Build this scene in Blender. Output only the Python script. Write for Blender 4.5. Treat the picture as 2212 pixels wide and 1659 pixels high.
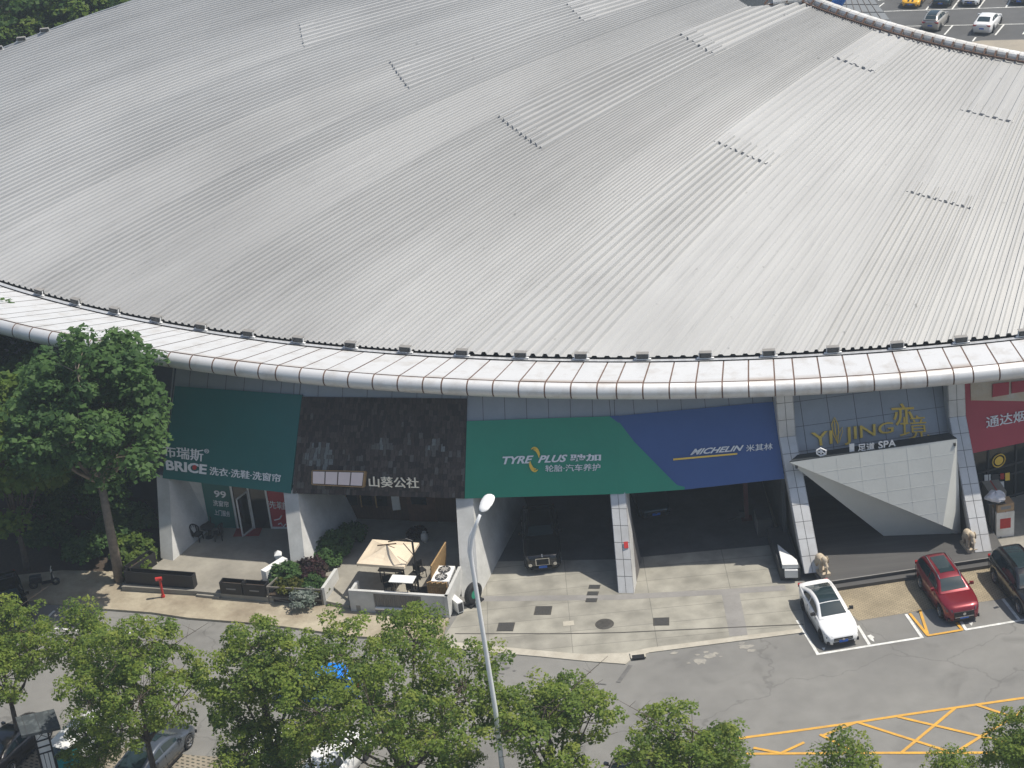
import bpy, bmesh, math, random
import numpy as np
from mathutils import Vector, Matrix
for o in list(bpy.data.objects): bpy.data.objects.remove(o)
SC = bpy.context.scene; COL = SC.collection
random.seed(5); RNG = np.random.default_rng(5)
R = math.radians; PI = math.pi

# ------------------------------------------------------------------ camera
FOC = 4200.0; PITCH = R(26.35); ROLL = math.asin(0.105); CAMH = 55.0
FW = np.array([0, math.cos(PITCH), -math.sin(PITCH)]); _up = np.array([0, math.sin(PITCH), math.cos(PITCH)]); _rt = np.array([1., 0, 0])
RT = math.cos(ROLL)*_rt - math.sin(ROLL)*_up; UP = math.cos(ROLL)*_up + math.sin(ROLL)*_rt
CP = np.array([0, 0, CAMH])
cam = bpy.data.cameras.new('camera'); camo = bpy.data.objects.new('camera', cam); COL.objects.link(camo)
cam.sensor_fit = 'HORIZONTAL'; cam.sensor_width = 36; cam.lens = 36*FOC/2212; cam.clip_start = 1; cam.clip_end = 3000
M = Matrix.Identity(4)
for i in range(3):
    M[i][0], M[i][1], M[i][2], M[i][3] = RT[i], UP[i], -FW[i], CP[i]
camo.matrix_world = M; SC.camera = camo
SC.view_settings.view_transform = 'Standard'; SC.view_settings.look = 'None'
SC.view_settings.exposure = 0.40; SC.view_settings.gamma = 1
SC.render.engine = 'CYCLES'; SC.cycles.max_bounces = 6; SC.cycles.transparent_max_bounces = 6
SC.cycles.use_denoising = True

# ------------------------------------------------------------------ sky and sun
SUND = Vector((0.55, 0.03, 1.0)).normalized()
wd = bpy.data.worlds.new('World'); SC.world = wd; wd.use_nodes = True
nt = wd.node_tree; bg = nt.nodes['Background']; sky = nt.nodes.new('ShaderNodeTexSky'); sky.sky_type = 'NISHITA'
sky.sun_disc = False; sky.sun_elevation = math.asin(SUND.z); sky.sun_rotation = math.atan2(SUND.x, SUND.y)
sky.air_density = 1.0; sky.dust_density = 2.0; sky.altitude = 50
nt.links.new(sky.outputs[0], bg.inputs[0]); bg.inputs[1].default_value = 0.092
sl = bpy.data.lights.new('sun', 'SUN'); sl.energy = 3.9; sl.angle = R(0.53); sl.color = (1, 0.945, 0.85)
so = bpy.data.objects.new('sun', sl); COL.objects.link(so); so.rotation_euler = (-SUND).to_track_quat('-Z', 'Y').to_euler(); so.location = (40, 60, 90)

# ------------------------------------------------------------------ picking: a photo pixel (2212 wide) to a point of the place
def ray(x, y): return FW*FOC + RT*(x-1106) - UP*(y-829.5)
def g(x, y, z=0.0):
    d = ray(x, y); return Vector(CP + d*((z-CAMH)/d[2]))
def onY(x, y, Y):
    d = ray(x, y); return Vector(CP + d*(Y/d[1]))
def onp(q, pl):
    d = Vector(ray(*q)); p0, n = pl; c = Vector(CP); return c + d*((p0-c).dot(n)/d.dot(n))
ZK = {'b1': (0, 1206.8, .2976), 'b2': (548.5, 1206.8, .2976), 'b3': (1042.2, 1206.8, .2976), 'b4': (1590.8, 1151.9, .3055),
      'r': (1590.8, 768, .2975), 'u1': (0, 768, .2976), 'u2': (548.5, 822.8, .2976), 'u3': (1042.2, 822.8, .2976), 'n': (2002.2, 795.4, .2645),
      'f': (1810.2, 0, .1815)}
def zx(k, x, y):
    o = ZK[k]; return (o[0]+x*o[2], o[1]+y*o[2])

# ------------------------------------------------------------------ materials
def mat(name, col, rough=0.6, metal=0.0, var=0.0, scale=1.0, col2=None, bump=0.0, bscale=30, spec=0.5, coat=0.0, stretch=None, detail=5.0, trans=0.0, thr=(0.35, 0.65)):
    m = bpy.data.materials.new(name); m.use_nodes = True; t = m.node_tree; b = t.nodes['Principled BSDF']
    b.inputs['Base Color'].default_value = (*col, 1); b.inputs['Roughness'].default_value = rough; b.inputs['Metallic'].default_value = metal
    b.inputs['Specular IOR Level'].default_value = spec; b.inputs['Coat Weight'].default_value = coat; b.inputs['Coat Roughness'].default_value = .05
    if var > 0 or col2 or bump > 0:
        geo = t.nodes.new('ShaderNodeNewGeometry'); vec = geo.outputs['Position']
        if stretch:
            mp = t.nodes.new('ShaderNodeMapping'); mp.inputs['Scale'].default_value = stretch; t.links.new(vec, mp.inputs[0]); vec = mp.outputs[0]
        n = t.nodes.new('ShaderNodeTexNoise'); n.inputs['Scale'].default_value = scale; n.inputs['Detail'].default_value = detail; n.inputs['Roughness'].default_value = .62
        t.links.new(vec, n.inputs['Vector'])
        c2 = col2 or tuple(max(0, c*(1-var)) for c in col)
        r = t.nodes.new('ShaderNodeValToRGB'); r.color_ramp.elements[0].position = thr[0]; r.color_ramp.elements[1].position = thr[1]
        r.color_ramp.elements[0].color = (*c2, 1); r.color_ramp.elements[1].color = (*col, 1)
        t.links.new(n.outputs[0], r.inputs[0])
        out = r.outputs[0]
        n3 = t.nodes.new('ShaderNodeTexNoise'); n3.inputs['Scale'].default_value = scale*9; n3.inputs['Detail'].default_value = 3
        t.links.new(vec, n3.inputs['Vector'])
        mm = t.nodes.new('ShaderNodeMapRange'); mm.inputs['To Min'].default_value = 1-var*.5; mm.inputs['To Max'].default_value = 1+var*.5; t.links.new(n3.outputs[0], mm.inputs[0])
        mx = t.nodes.new('ShaderNodeMix'); mx.data_type = 'RGBA'; mx.blend_type = 'MULTIPLY'; mx.inputs[0].default_value = 1
        t.links.new(out, mx.inputs[6]); t.links.new(mm.outputs[0], mx.inputs[7]); t.links.new(mx.outputs[2], b.inputs['Base Color'])
        if bump > 0:
            n2 = t.nodes.new('ShaderNodeTexNoise'); n2.inputs['Scale'].default_value = bscale; n2.inputs['Detail'].default_value = 4; t.links.new(vec, n2.inputs['Vector'])
            bp = t.nodes.new('ShaderNodeBump'); bp.inputs['Strength'].default_value = bump; bp.inputs['Distance'].default_value = .03
            t.links.new(n2.outputs[0], bp.inputs['Height']); t.links.new(bp.outputs[0], b.inputs['Normal'])
    if trans > 0:
        tr = t.nodes.new('ShaderNodeBsdfTranslucent'); tr.inputs[0].default_value = (*[min(1, c*1.3) for c in col], 1)
        ms = t.nodes.new('ShaderNodeMixShader'); ms.inputs[0].default_value = trans
        o = t.nodes['Material Output']; t.links.new(b.outputs[0], ms.inputs[1]); t.links.new(tr.outputs[0], ms.inputs[2]); t.links.new(ms.outputs[0], o.inputs[0])
    return m

def brickmat(name, c1, c2, mortar, sx, sy, rot=0.0, msize=0.03, rough=.85, offset=.5, var=.25):
    m = bpy.data.materials.new(name); m.use_nodes = True; t = m.node_tree; b = t.nodes['Principled BSDF']; b.inputs['Roughness'].default_value = rough
    geo = t.nodes.new('ShaderNodeNewGeometry'); mp = t.nodes.new('ShaderNodeMapping'); mp.inputs['Rotation'].default_value = (0, 0, rot)
    t.links.new(geo.outputs['Position'], mp.inputs[0])
    br = t.nodes.new('ShaderNodeTexBrick'); br.inputs['Scale'].default_value = 1; br.inputs['Color1'].default_value = (*c1, 1); br.inputs['Color2'].default_value = (*c2, 1); br.inputs['Mortar'].default_value = (*mortar, 1)
    br.inputs['Brick Width'].default_value = sx; br.inputs['Row Height'].default_value = sy; br.inputs['Mortar Size'].default_value = msize; br.offset = offset
    t.links.new(mp.outputs[0], br.inputs['Vector'])
    n = t.nodes.new('ShaderNodeTexNoise'); n.inputs['Scale'].default_value = .8; n.inputs['Detail'].default_value = 6; t.links.new(geo.outputs['Position'], n.inputs['Vector'])
    mm = t.nodes.new('ShaderNodeMapRange'); mm.inputs[1].default_value = .3; mm.inputs[2].default_value = .7; mm.inputs['To Min'].default_value = 1-var; mm.inputs['To Max'].default_value = 1+var*.4; t.links.new(n.outputs[0], mm.inputs[0])
    mx = t.nodes.new('ShaderNodeMix'); mx.data_type = 'RGBA'; mx.blend_type = 'MULTIPLY'; mx.inputs[0].default_value = 1
    t.links.new(br.outputs[0], mx.inputs[6]); t.links.new(mm.outputs[0], mx.inputs[7]); t.links.new(mx.outputs[2], b.inputs['Base Color'])
    return m

def asphalt(name, base, dark, cracks=True):
    m = mat(name, base, .9, 0, .3, .12, dark, .35, 60, .3, thr=(.3, .6)); t = m.node_tree; b = t.nodes['Principled BSDF']
    if cracks:
        src = b.inputs['Base Color'].links[0].from_socket
        geo = t.nodes.new('ShaderNodeNewGeometry')
        nz = t.nodes.new('ShaderNodeTexNoise'); nz.inputs['Scale'].default_value = .5; nz.inputs['Detail'].default_value = 6
        t.links.new(geo.outputs['Position'], nz.inputs['Vector'])
        va = t.nodes.new('ShaderNodeVectorMath'); va.operation = 'MULTIPLY_ADD'; va.inputs[1].default_value = (3, 3, 3)
        t.links.new(nz.outputs['Color'], va.inputs[0]); t.links.new(geo.outputs['Position'], va.inputs[2])
        vo = t.nodes.new('ShaderNodeTexVoronoi'); vo.feature = 'DISTANCE_TO_EDGE'; vo.inputs['Scale'].default_value = .09
        t.links.new(va.outputs[0], vo.inputs['Vector'])
        mr = t.nodes.new('ShaderNodeMapRange'); mr.inputs[1].default_value = .0; mr.inputs[2].default_value = .006; mr.inputs['To Min'].default_value = .76; mr.inputs['To Max'].default_value = 1; t.links.new(vo.outputs[0], mr.inputs[0])
        # oil and wear stains
        n4 = t.nodes.new('ShaderNodeTexNoise'); n4.inputs['Scale'].default_value = .45; n4.inputs['Detail'].default_value = 4; n4.inputs['Distortion'].default_value = .6
        t.links.new(geo.outputs['Position'], n4.inputs['Vector'])
        m4 = t.nodes.new('ShaderNodeMapRange'); m4.inputs[1].default_value = .58; m4.inputs[2].default_value = .78; m4.inputs['To Min'].default_value = 1; m4.inputs['To Max'].default_value = .72; t.links.new(n4.outputs[0], m4.inputs[0])
        mu = t.nodes.new('ShaderNodeMath'); mu.operation = 'MULTIPLY'; t.links.new(mr.outputs[0], mu.inputs[0]); t.links.new(m4.outputs[0], mu.inputs[1])
        mx = t.nodes.new('ShaderNodeMix'); mx.data_type = 'RGBA'; mx.blend_type = 'MULTIPLY'; mx.inputs[0].default_value = 1
        t.links.new(src, mx.inputs[6]); t.links.new(mu.outputs[0], mx.inputs[7]); t.links.new(mx.outputs[2], b.inputs['Base Color'])
    return m

MT = dict(
 asphalt=asphalt('asphalt', (.215, .21, .195), (.165, .162, .153)),
 farlot=asphalt('asphalt_far', (.11, .11, .108), (.08, .08, .079), False),
 concrete=mat('concrete', (.32, .30, .255), .9, 0, .3, .35, (.22, .205, .175), .2, 40, .3),
 forecourt=brickmat('forecourt_concrete', (.33, .315, .265), (.285, .272, .232), (.2, .19, .165), 4.2, 1.35, .02, .02, .9, .0, .34),
 pavement=mat('old_pavement', (.40, .355, .265), .9, 0, .4, .5, (.24, .20, .145), .25, 30, .3),
 curb=mat('kerb_stone', (.46, .43, .36), .85, 0, .2, 1.2, (.36, .33, .27)),
 band=mat('paving_band', (.26, .25, .235), .9, 0, .2, .6),
 tan=mat('tan_paving', (.36, .31, .24), .9, 0, .2, .3, (.28, .25, .2)),
 brick=brickmat('beige_setts', (.37, .31, .21), (.31, .26, .175), (.2, .165, .11), .22, .11, .08, .02, .9),
 paver=brickmat('grass_pavers', (.05, .055, .04), (.075, .07, .05), (.27, .235, .18), .30, .22, .5, .07, .9),
 iron=mat('cast_iron', (.085, .08, .072), .7, .3, .3, 6, bump=.3, bscale=60),
 wline=mat('white_line', (.74, .74, .70), .7, 0, .25, 3, (.5, .5, .47)),
 yline=mat('yellow_line', (.66, .36, .045), .7, 0, .25, 2.5, (.5, .28, .06)),
 roof=mat('roof_metal', (.475, .468, .445), .5, .12, .12, .045, (.37, .378, .375), detail=3, thr=(.38, .6), spec=.35),
 roofedge=mat('roof_cut_edge', (.36, .36, .37), .6, .3),
 trim=mat('edge_trim', (.74, .73, .70), .5, .2, .2, 1.2, (.58, .55, .5)),
 rust=mat('rust_joint', (.17, .10, .07), .8, .1, .3, 3),
 panel=mat('fascia_panel', (.68, .68, .67), .5, .35, .08, .9, (.57, .55, .52), bump=.05, bscale=6, thr=(.3, .5)),
 gutter=mat('gutter', (.62, .63, .64), .4, .4, .15, 1),
 black=mat('black_metal', (.02, .02, .022), .5, .2, .2, 4),
 dgrey=mat('dark_grey_paint', (.05, .052, .055), .6, 0, .2, 2),
 wall=mat('grey_cladding', (.36, .375, .39), .45, .3, .1, .8),
 joint=mat('cladding_joint', (.13, .12, .115), .7),
 tile=mat('fin_tile', (.62, .62, .61), .45, .25, .1, 1.2, (.54, .53, .51)),
 plaster=mat('white_plaster', (.56, .56, .54), .8, 0, .18, .8, (.44, .44, .42), .15, 25),
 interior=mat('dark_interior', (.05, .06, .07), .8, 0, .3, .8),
 glass=mat('dark_glass', (.012, .016, .018), .06, 0, spec=.6),
 white=mat('white_paint', (.78, .78, .76), .5, 0, .08, 2),
 gsign=mat('green_sign', (.018, .27, .16), .42, 0, .06, .7),
 bsign=mat('blue_sign', (.04, .095, .27), .42, 0, .06, .7),
 tsign=mat('teal_sign', (.004, .125, .112), .42, 0, .08, .7),
 rsign=mat('red_sign', (.42, .035, .05), .42, 0, .06, .7),
 letter=mat('white_letter', (.8, .8, .8), .5),
 cream=mat('cream_letter', (.95, .85, .66), .5),
 gold=mat('gold_letter', (.95, .62, .09), .45, 0),
 redp=mat('red_paint', (.5, .03, .025), .5, 0, .2, 5),
 deck=mat('deck_boards', (.085, .083, .08), .6, 0, .25, 1.0, (.065, .063, .062), stretch=(.15, 3.5, 1)),
 canopy=mat('canopy_panel', (.55, .56, .53), .55, 0, .06, 1),
 wood=mat('brown_wood', (.10, .055, .032), .7, 0, .35, 3, stretch=(4, 4, .6)),
 bamboo=mat('bamboo', (.42, .27, .12), .7, 0, .3, 6, stretch=(6, 6, .6)),
 slat=mat('grey_slats', (.19, .175, .155), .75, 0, .3, 3, stretch=(5, 5, .4)),
 canvas=mat('umbrella_canvas', (.78, .66, .50), .85, 0, .06, 3, trans=.15),
 stone=mat('beige_stone', (.52, .44, .33), .8, 0, .2, 6, (.4, .33, .24), .2, 30),
 soil=mat('soil', (.07, .05, .035), .95, 0, .3, 6),
 rubber=mat('tyre_rubber', (.018, .018, .018), .75), rim=mat('alloy_rim', (.5, .5, .5), .3, .8), chrome=mat('chrome', (.7, .7, .7), .15, 1),
 cglass=mat('car_glass', (.02, .035, .04), .04, 0, spec=.7), lamp=mat('headlamp', (.07, .075, .08), .08, .2, spec=.8), tail=mat('tail_lamp', (.3, .01, .012), .2),
 plate=mat('blue_plate', (.02, .12, .5), .4), pole=mat('galvanised_pole', (.80, .81, .81), .4, .1, .06, 2), carbon=mat('cardboard', (.45, .3, .17), .8, 0, .2, 6),
 bark=mat('bark', (.10, .078, .058), .9, 0, .35, 6, bump=.5, bscale=20), bark2=mat('smooth_bark', (.26, .21, .16), .85, 0, .35, 3, bump=.4, bscale=16),
 slate=mat('slate_roof', (.028, .034, .038), .7, 0, .3, 1.5), bluep=mat('blue_paint', (.03, .18, .55), .35), matting=mat('door_mat', (.28, .03, .03), .9),
)
def leafset(nm, cols): return [mat('%s_%d' % (nm, i), c, .6, 0, .2, .9, trans=.5, spec=.25) for i, c in enumerate(cols)]
LEAF = dict(camphor=leafset('camphor_leaf', [(.215, .285, .05), (.165, .24, .045), (.28, .33, .07), (.115, .18, .04)]),
            broad=leafset('broad_leaf', [(.08, .155, .045), (.10, .185, .055), (.06, .125, .04), (.12, .21, .065)]),
            deep=leafset('deep_leaf', [(.05, .11, .025), (.065, .13, .03), (.035, .085, .02), (.08, .15, .035)]),
            light=leafset('light_leaf', [(.13, .2, .035), (.11, .18, .035), (.16, .22, .04), (.08, .14, .03)]),
            maroon=leafset('maroon_leaf', [(.05, .025, .03), (.07, .03, .035), (.04, .03, .028), (.06, .04, .03)]),
            silver=leafset('silver_leaf', [(.33, .37, .33), (.26, .31, .27), (.4, .43, .4), (.22, .27, .22)]),
            olive=leafset('olive_leaf', [(.13, .14, .02), (.1, .115, .02), (.16, .16, .03), (.08, .1, .02)]))

# ------------------------------------------------------------------ object helpers
def tag(o, label=None, cat=None, group=None, kind=None):
    if label: o['label'] = label
    if cat: o['category'] = cat
    if group: o['group'] = group
    if kind: o['kind'] = kind
    return o
def thing(name, label, cat, loc=(0, 0, 0), rz=0.0, group=None):
    o = bpy.data.objects.new(name, None); o.empty_display_size = .2; COL.objects.link(o); o.location = loc; o.rotation_euler = (0, 0, rz)
    return tag(o, label, cat, group)
class MB:
    def __init__(s): s.v = []; s.f = []; s.m = []
    def add(s, vs, fs, mi=0):
        n = len(s.v); s.v += [tuple(p) for p in vs]; s.f += [tuple(i+n for i in f) for f in fs]; s.m += [mi]*len(fs); return s
    def box(s, c, sz, rz=0.0, mi=0, tilt=None):
        x, y, z = [a/2 for a in sz]; vs = [Vector((i*x, j*y, k*z)) for k in (-1, 1) for j in (-1, 1) for i in (-1, 1)]
        rm = Matrix.Rotation(rz, 3, 'Z')
        if tilt: rm = rm @ Matrix.Rotation(tilt[1], 3, tilt[0])
        vs = [rm @ v + Vector(c) for v in vs]
        return s.add(vs, [(0, 2, 3, 1), (4, 5, 7, 6), (0, 1, 5, 4), (2, 6, 7, 3), (0, 4, 6, 2), (1, 3, 7, 5)], mi)
    def bar(s, a, b, w, h=None, mi=0):
        a = Vector(a); b = Vector(b); h = h or w; d = (b-a).normalized(); up = Vector((0, 0, 1)) if abs(d.z) < .95 else Vector((1, 0, 0))
        x = d.cross(up).normalized()*w/2; y = x.cross(d).normalized()*h/2
        vs = [p+sx*x+sy*y for p in (a, b) for sx, sy in ((-1, -1), (1, -1), (1, 1), (-1, 1))]
        return s.add(vs, [(0, 1, 2, 3), (7, 6, 5, 4), (0, 4, 5, 1), (1, 5, 6, 2), (2, 6, 7, 3), (3, 7, 4, 0)], mi)
    def tube(s, pts, rad, n=8, mi=0, caps=True):
        pts = [Vector(p) for p in pts]; rad = rad if isinstance(rad, (list, tuple)) else [rad]*len(pts); base = len(s.v); prev = None
        for i, p in enumerate(pts):
            d = (pts[min(i+1, len(pts)-1)]-pts[max(i-1, 0)]).normalized()
            if prev is None: x = d.orthogonal().normalized()
            else: x = (prev - d*prev.dot(d)).normalized()
            prev = x; y = d.cross(x)
            s.v += [tuple(p + rad[i]*(math.cos(2*PI*k/n)*x+math.sin(2*PI*k/n)*y)) for k in range(n)]
        for i in range(len(pts)-1):
            for k in range(n):
                a = base+i*n+k; b = base+i*n+(k+1) % n; s.f.append((a, b, b+n, a+n)); s.m.append(mi)
        if caps:
            s.f.append(tuple(base+k for k in reversed(range(n)))); s.m.append(mi)
            e = base+(len(pts)-1)*n; s.f.append(tuple(e+k for k in range(n))); s.m.append(mi)
        return s
    def lathe(s, prof, c=(0, 0, 0), axis='Z', n=20, mi=0):
        base = len(s.v)
        for (r, h) in prof:
            for k in range(n):
                a = 2*PI*k/n; q = {'Z': (r*math.cos(a), r*math.sin(a), h), 'Y': (r*math.cos(a), h, r*math.sin(a)), 'X': (h, r*math.cos(a), r*math.sin(a))}[axis]
                s.v.append((q[0]+c[0], q[1]+c[1], q[2]+c[2]))
        for i in range(len(prof)-1):
            for k in range(n):
                a = base+i*n+k; b = base+i*n+(k+1) % n; s.f.append((a, b, b+n, a+n)); s.m.append(mi)
        return s
    def prism(s, pts, off, mi=0):
        pts = [Vector(p) for p in pts]; n = len(pts); off = Vector(off)
        return s.add(pts+[p+off for p in pts], [tuple(range(n))[::-1], tuple(range(n, 2*n))]+[(i, (i+1) % n, (i+1) % n+n, i+n) for i in range(n)], mi)
    def poly(s, pts, mi=0): return s.add(pts, [tuple(range(len(pts)))], mi)
    def build(s, name, mats, parent=None, world=False, smooth=False, kind=None, label=None):
        me = bpy.data.meshes.new(name); vs = s.v
        if world and parent is not None:
            inv = Matrix.Translation(parent.location) @ parent.rotation_euler.to_matrix().to_4x4(); inv.invert(); vs = [tuple(inv @ Vector(v)) for v in vs]
        me.from_pydata(vs, [], s.f); mats = mats if isinstance(mats, (list, tuple)) else [mats]
        for m in mats: me.materials.append(m)
        if len(mats) > 1: me.polygons.foreach_set('material_index', s.m)
        if smooth: me.polygons.foreach_set('use_smooth', [True]*len(me.polygons))
        me.update()
        bm = bmesh.new(); bm.from_mesh(me); bmesh.ops.recalc_face_normals(bm, faces=bm.faces); bm.to_mesh(me); bm.free()
        o = bpy.data.objects.new(name, me); COL.objects.link(o)
        if parent is not None: o.parent = parent
        if kind: o['kind'] = kind
        if label: o['label'] = label
        return o
def dup(o, parent=None, loc=None, rz=None, scale=None):
    c = o.copy(); COL.objects.link(c); c.parent = parent
    if loc is not None: c.location = loc
    if rz is not None: c.rotation_euler = (0, 0, rz)
    if scale is not None: c.scale = scale
    for ch in list(o.children): dup(ch, c)
    return c
def sheet(name, pts, m, z=0.0, kind='structure'):
    mb = MB(); mb.poly([(p[0], p[1], z) for p in pts]); return mb.build(name, m, kind=kind)
def slab(name, pts, m, z0, z1, kind='structure', parent=None):
    mb = MB(); mb.prism([(p[0], p[1], z0) for p in pts], (0, 0, z1-z0)); return mb.build(name, m, parent, kind=kind, world=True)
def strip(mb, a, b, w, z, mi=0):
    z = z+len(mb.f)*.0012
    a = Vector((a[0], a[1], z)); b = Vector((b[0], b[1], z)); d = (b-a).normalized(); n = Vector((-d.y, d.x, 0))*w/2
    mb.poly([a-n, b-n, b+n, a+n], mi)
def text_mesh(s, bold=0.0, shear=0.0):
    cu = bpy.data.curves.new('t', 'FONT'); cu.body = s; cu.extrude = .01; cu.offset = bold; cu.resolution_u = 3; cu.shear = shear
    ob = bpy.data.objects.new('t', cu); COL.objects.link(ob); bpy.context.view_layer.update()
    dg = bpy.context.evaluated_depsgraph_get(); me = bpy.data.meshes.new_from_object(ob.evaluated_get(dg))
    bpy.data.objects.remove(ob); bpy.data.curves.remove(cu); return me
def lettering(s, parent, m, quad, pl, ext=.045, bold=.012, name='lettering', off=.02, shear=0.0):
    """quad: photo pixels tl, tr, br, bl, laid on the sign's own plane"""
    q = [onp(p, pl) for p in quad]; n = pl[1]; me = text_mesh(s, bold, shear)
    co = np.zeros(len(me.vertices)*3); me.vertices.foreach_get('co', co); co = co.reshape(-1, 3)
    lo, hi = co.min(0), co.max(0); inv = (Matrix.Translation(parent.location) @ parent.rotation_euler.to_matrix().to_4x4()).inverted()
    out = []
    for x, y, z in co:
        u = (x-lo[0])/(hi[0]-lo[0]); v = (y-lo[1])/(hi[1]-lo[1])
        p = (q[3]*(1-u)+q[2]*u)*(1-v)+(q[0]*(1-u)+q[1]*u)*v + n*(off+(ext if z > 0 else 0)); out.append(inv @ p)
    me.vertices.foreach_set('co', [c for p in out for c in p]); me.materials.clear(); me.materials.append(m); me.update()
    o = bpy.data.objects.new(name, me); COL.objects.link(o); o.parent = parent; return o
def V3(p, z): return Vector((p[0], p[1], z))

# ------------------------------------------------------------------ ground and roads (setting)
sheet('ground', [(-900, -300), (900, -300), (900, 1500), (-900, 1500)], MT['asphalt'], 0)
fc = [g(*zx('b2', 1385, 560)), g(975, 1392), g(1140, 1404), g(1268, 1417), g(1346, 1432), g(1385, 1414), g(1402, 1404), g(1560, 1383), g(1740, 1360), Vector((13.6, 84.6, 0)), Vector((14.2, 104, 0)), Vector((-2.4, 104, 0)), Vector((-3.6, 86, 0))]
sheet('forecourt', fc, MT['forecourt'], .008)
cb = MB()
top = [g(950, 1385), g(*zx('b3', 30, 635)), g(*zx('b3', 420, 672)), g(*zx('b3', 760, 700)), g(*zx('b3', 1050, 688))]
bot = [g(950, 1398), g(*zx('b3', 30, 682)), g(*zx('b3', 420, 715)), g(*zx('b3', 750, 748)), g(*zx('b3', 1040, 770))]
for i in range(4): cb.prism([V3(top[i], 0), V3(top[i+1], 0), V3(bot[i+1], 0), V3(bot[i], 0)], (0, 0, .05))
t2 = [g(*zx('b3', 1050, 688)), g(*zx('b3', 1090, 678)), g(*zx('b3', 1210, 652)), g(*zx('b3', 2320, 512))]; b2 = [g(*zx('b3', 1040, 770)), g(*zx('b3', 1080, 735)), g(*zx('b3', 1210, 686)), g(*zx('b3', 2320, 542))]
for i in range(3): cb.prism([V3(t2[i], 0), V3(t2[i+1], 0), V3(b2[i+1], 0), V3(b2[i], 0)], (0, 0, .05))
cb.build('kerb', MT['curb'], kind='structure')
bd = MB(); pts = [g(*zx('b3', 0, 292)), g(*zx('b3', 960, 282)), g(*zx('b3', 1700, 245)), g(*zx('b3', 2200, 212))]
for a, b in zip(pts, pts[1:]): strip(bd, a, b, .5, .012)
strip(bd, g(*zx('b3', 1800, 250)), g(*zx('b3', 1860, 560)), .9, .012); bd.build('paving_band', MT['band'], kind='structure')
dl = MB(); pts = [g(*zx('b3', -200, 546)), g(*zx('b3', 600, 546)), g(*zx('b3', 1000, 538)), g(*zx('b3', 1500, 515)), g(*zx('b3', 2330, 478))]
for a, b in zip(pts, pts[1:]): strip(dl, a, b, .07, .016)
dl.build('drain_channel', MT['iron'], kind='structure')
pf = [g(-60, 1292), g(*zx('b1', 300, 328)), g(*zx('b1', 520, 348)), g(*zx('b1', 700, 372)), g(*zx('b1', 1100, 402)), g(*zx('b1', 1370, 442)), g(*zx('b1', 1900, 484)), g(*zx('b1', 2212, 524)), g(760, 1378), g(900, 1385), g(955, 1388), g(965, 1350)]
slab('pavement', pf+[Vector((-4.4, 85, 0)), Vector((-9, 90, 0)), Vector((-22, 95, 0)), Vector((-60, 112, 0)), Vector((-60, 96, 0))], MT['pavement'], 0, .12)
sheet('verge', [(-70, 93.5), (-26, 93.5), (-21.2, 92.4), (-20.2, 96), (-30, 118), (-70, 150)], MT['soil'], .128)
sheet('brick_parking', [g(1797, 1286), g(1853.5, 1341), g(1991, 1319), g(2150, 1296), g(2330, 1268), Vector((30, 86, 0)), Vector((30, 88, 0)), Vector((15, 84.5, 0))], MT['brick'], .008)
sheet('shop_apron', [Vector((24.2, 84.6, 0)), g(2330, 1235), Vector((40, 100, 0)), Vector((24.5, 100, 0))], MT['concrete'], .012)
# carpark paving in the lower left
pk = sheet('paver_parking', [g(-80, 1592), g(90, 1597), g(420, 1632), g(760, 1650), g(760, 1900), g(-200, 1900)], MT['paver'], .006)
# painted lines
wl = MB()
for a, b in [((1766, 1412), (1722, 1340)), ((1763, 1414), (1994, 1377)), ((1878, 1393), (1853, 1352)), ((1993, 1379), (1957, 1327)), ((2087, 1361), (2076, 1343)), ((2085, 1361), (2290, 1326)), ((2202, 1340), (2166, 1294)),
             ((-20, 1346), (83, 1353)), ((83, 1352), (118, 1320)), ((114, 1357), (174, 1363)), ((316, 1337), (280, 1369))]:
    strip(wl, g(*a), g(*b), .15, .014)
for q in [((1873, 1374), (1881, 1371), (1889, 1377), (1886, 1379), (1889, 1387), (1881, 1383)), ((2092, 1345), (2102, 1343), (2099, 1353)), ((1775, 1400), (1783, 1399), (1780, 1406))]:
    wl.poly([V3(g(*p), .014) for p in q])
wl.build('white_road_marking', MT['wline'], kind='structure')
yl = MB(); B = lambda x, y: g(*zx('b4', x, y))
for a, b, w in [((-60, 1462), (470, 1392), .16), ((470, 1392), (830, 1342), .16), ((830, 1342), (1150, 1292), .16), ((1150, 1292), (2300, 1128), .16), ((40, 1562), (820, 1556), .16), ((820, 1556), (2300, 1553), .16),
                ((845, 1340), (610, 1432), .15), ((590, 1425), (850, 1556), .15), ((865, 1342), (1500, 1545), .15), ((1140, 1300), (1900, 1478), .15), ((1545, 1240), (1165, 1556), .15), ((1695, 1215), (2100, 1350), .15), ((2150, 1180), (1560, 1545), .15),
                ((120, 1520), (320, 1560), .15), ((320, 1556), (480, 1482), .15), ((1353, 726), (1225, 570), .14), ((1355, 724), (1297, 545), .14), ((1350, 728), (1600, 686), .14), ((1600, 688), (1555, 636), .14)]:
    strip(yl, B(*a), B(*b), w, .018)
yl.build('yellow_road_marking', MT['yline'], kind='structure')
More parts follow.
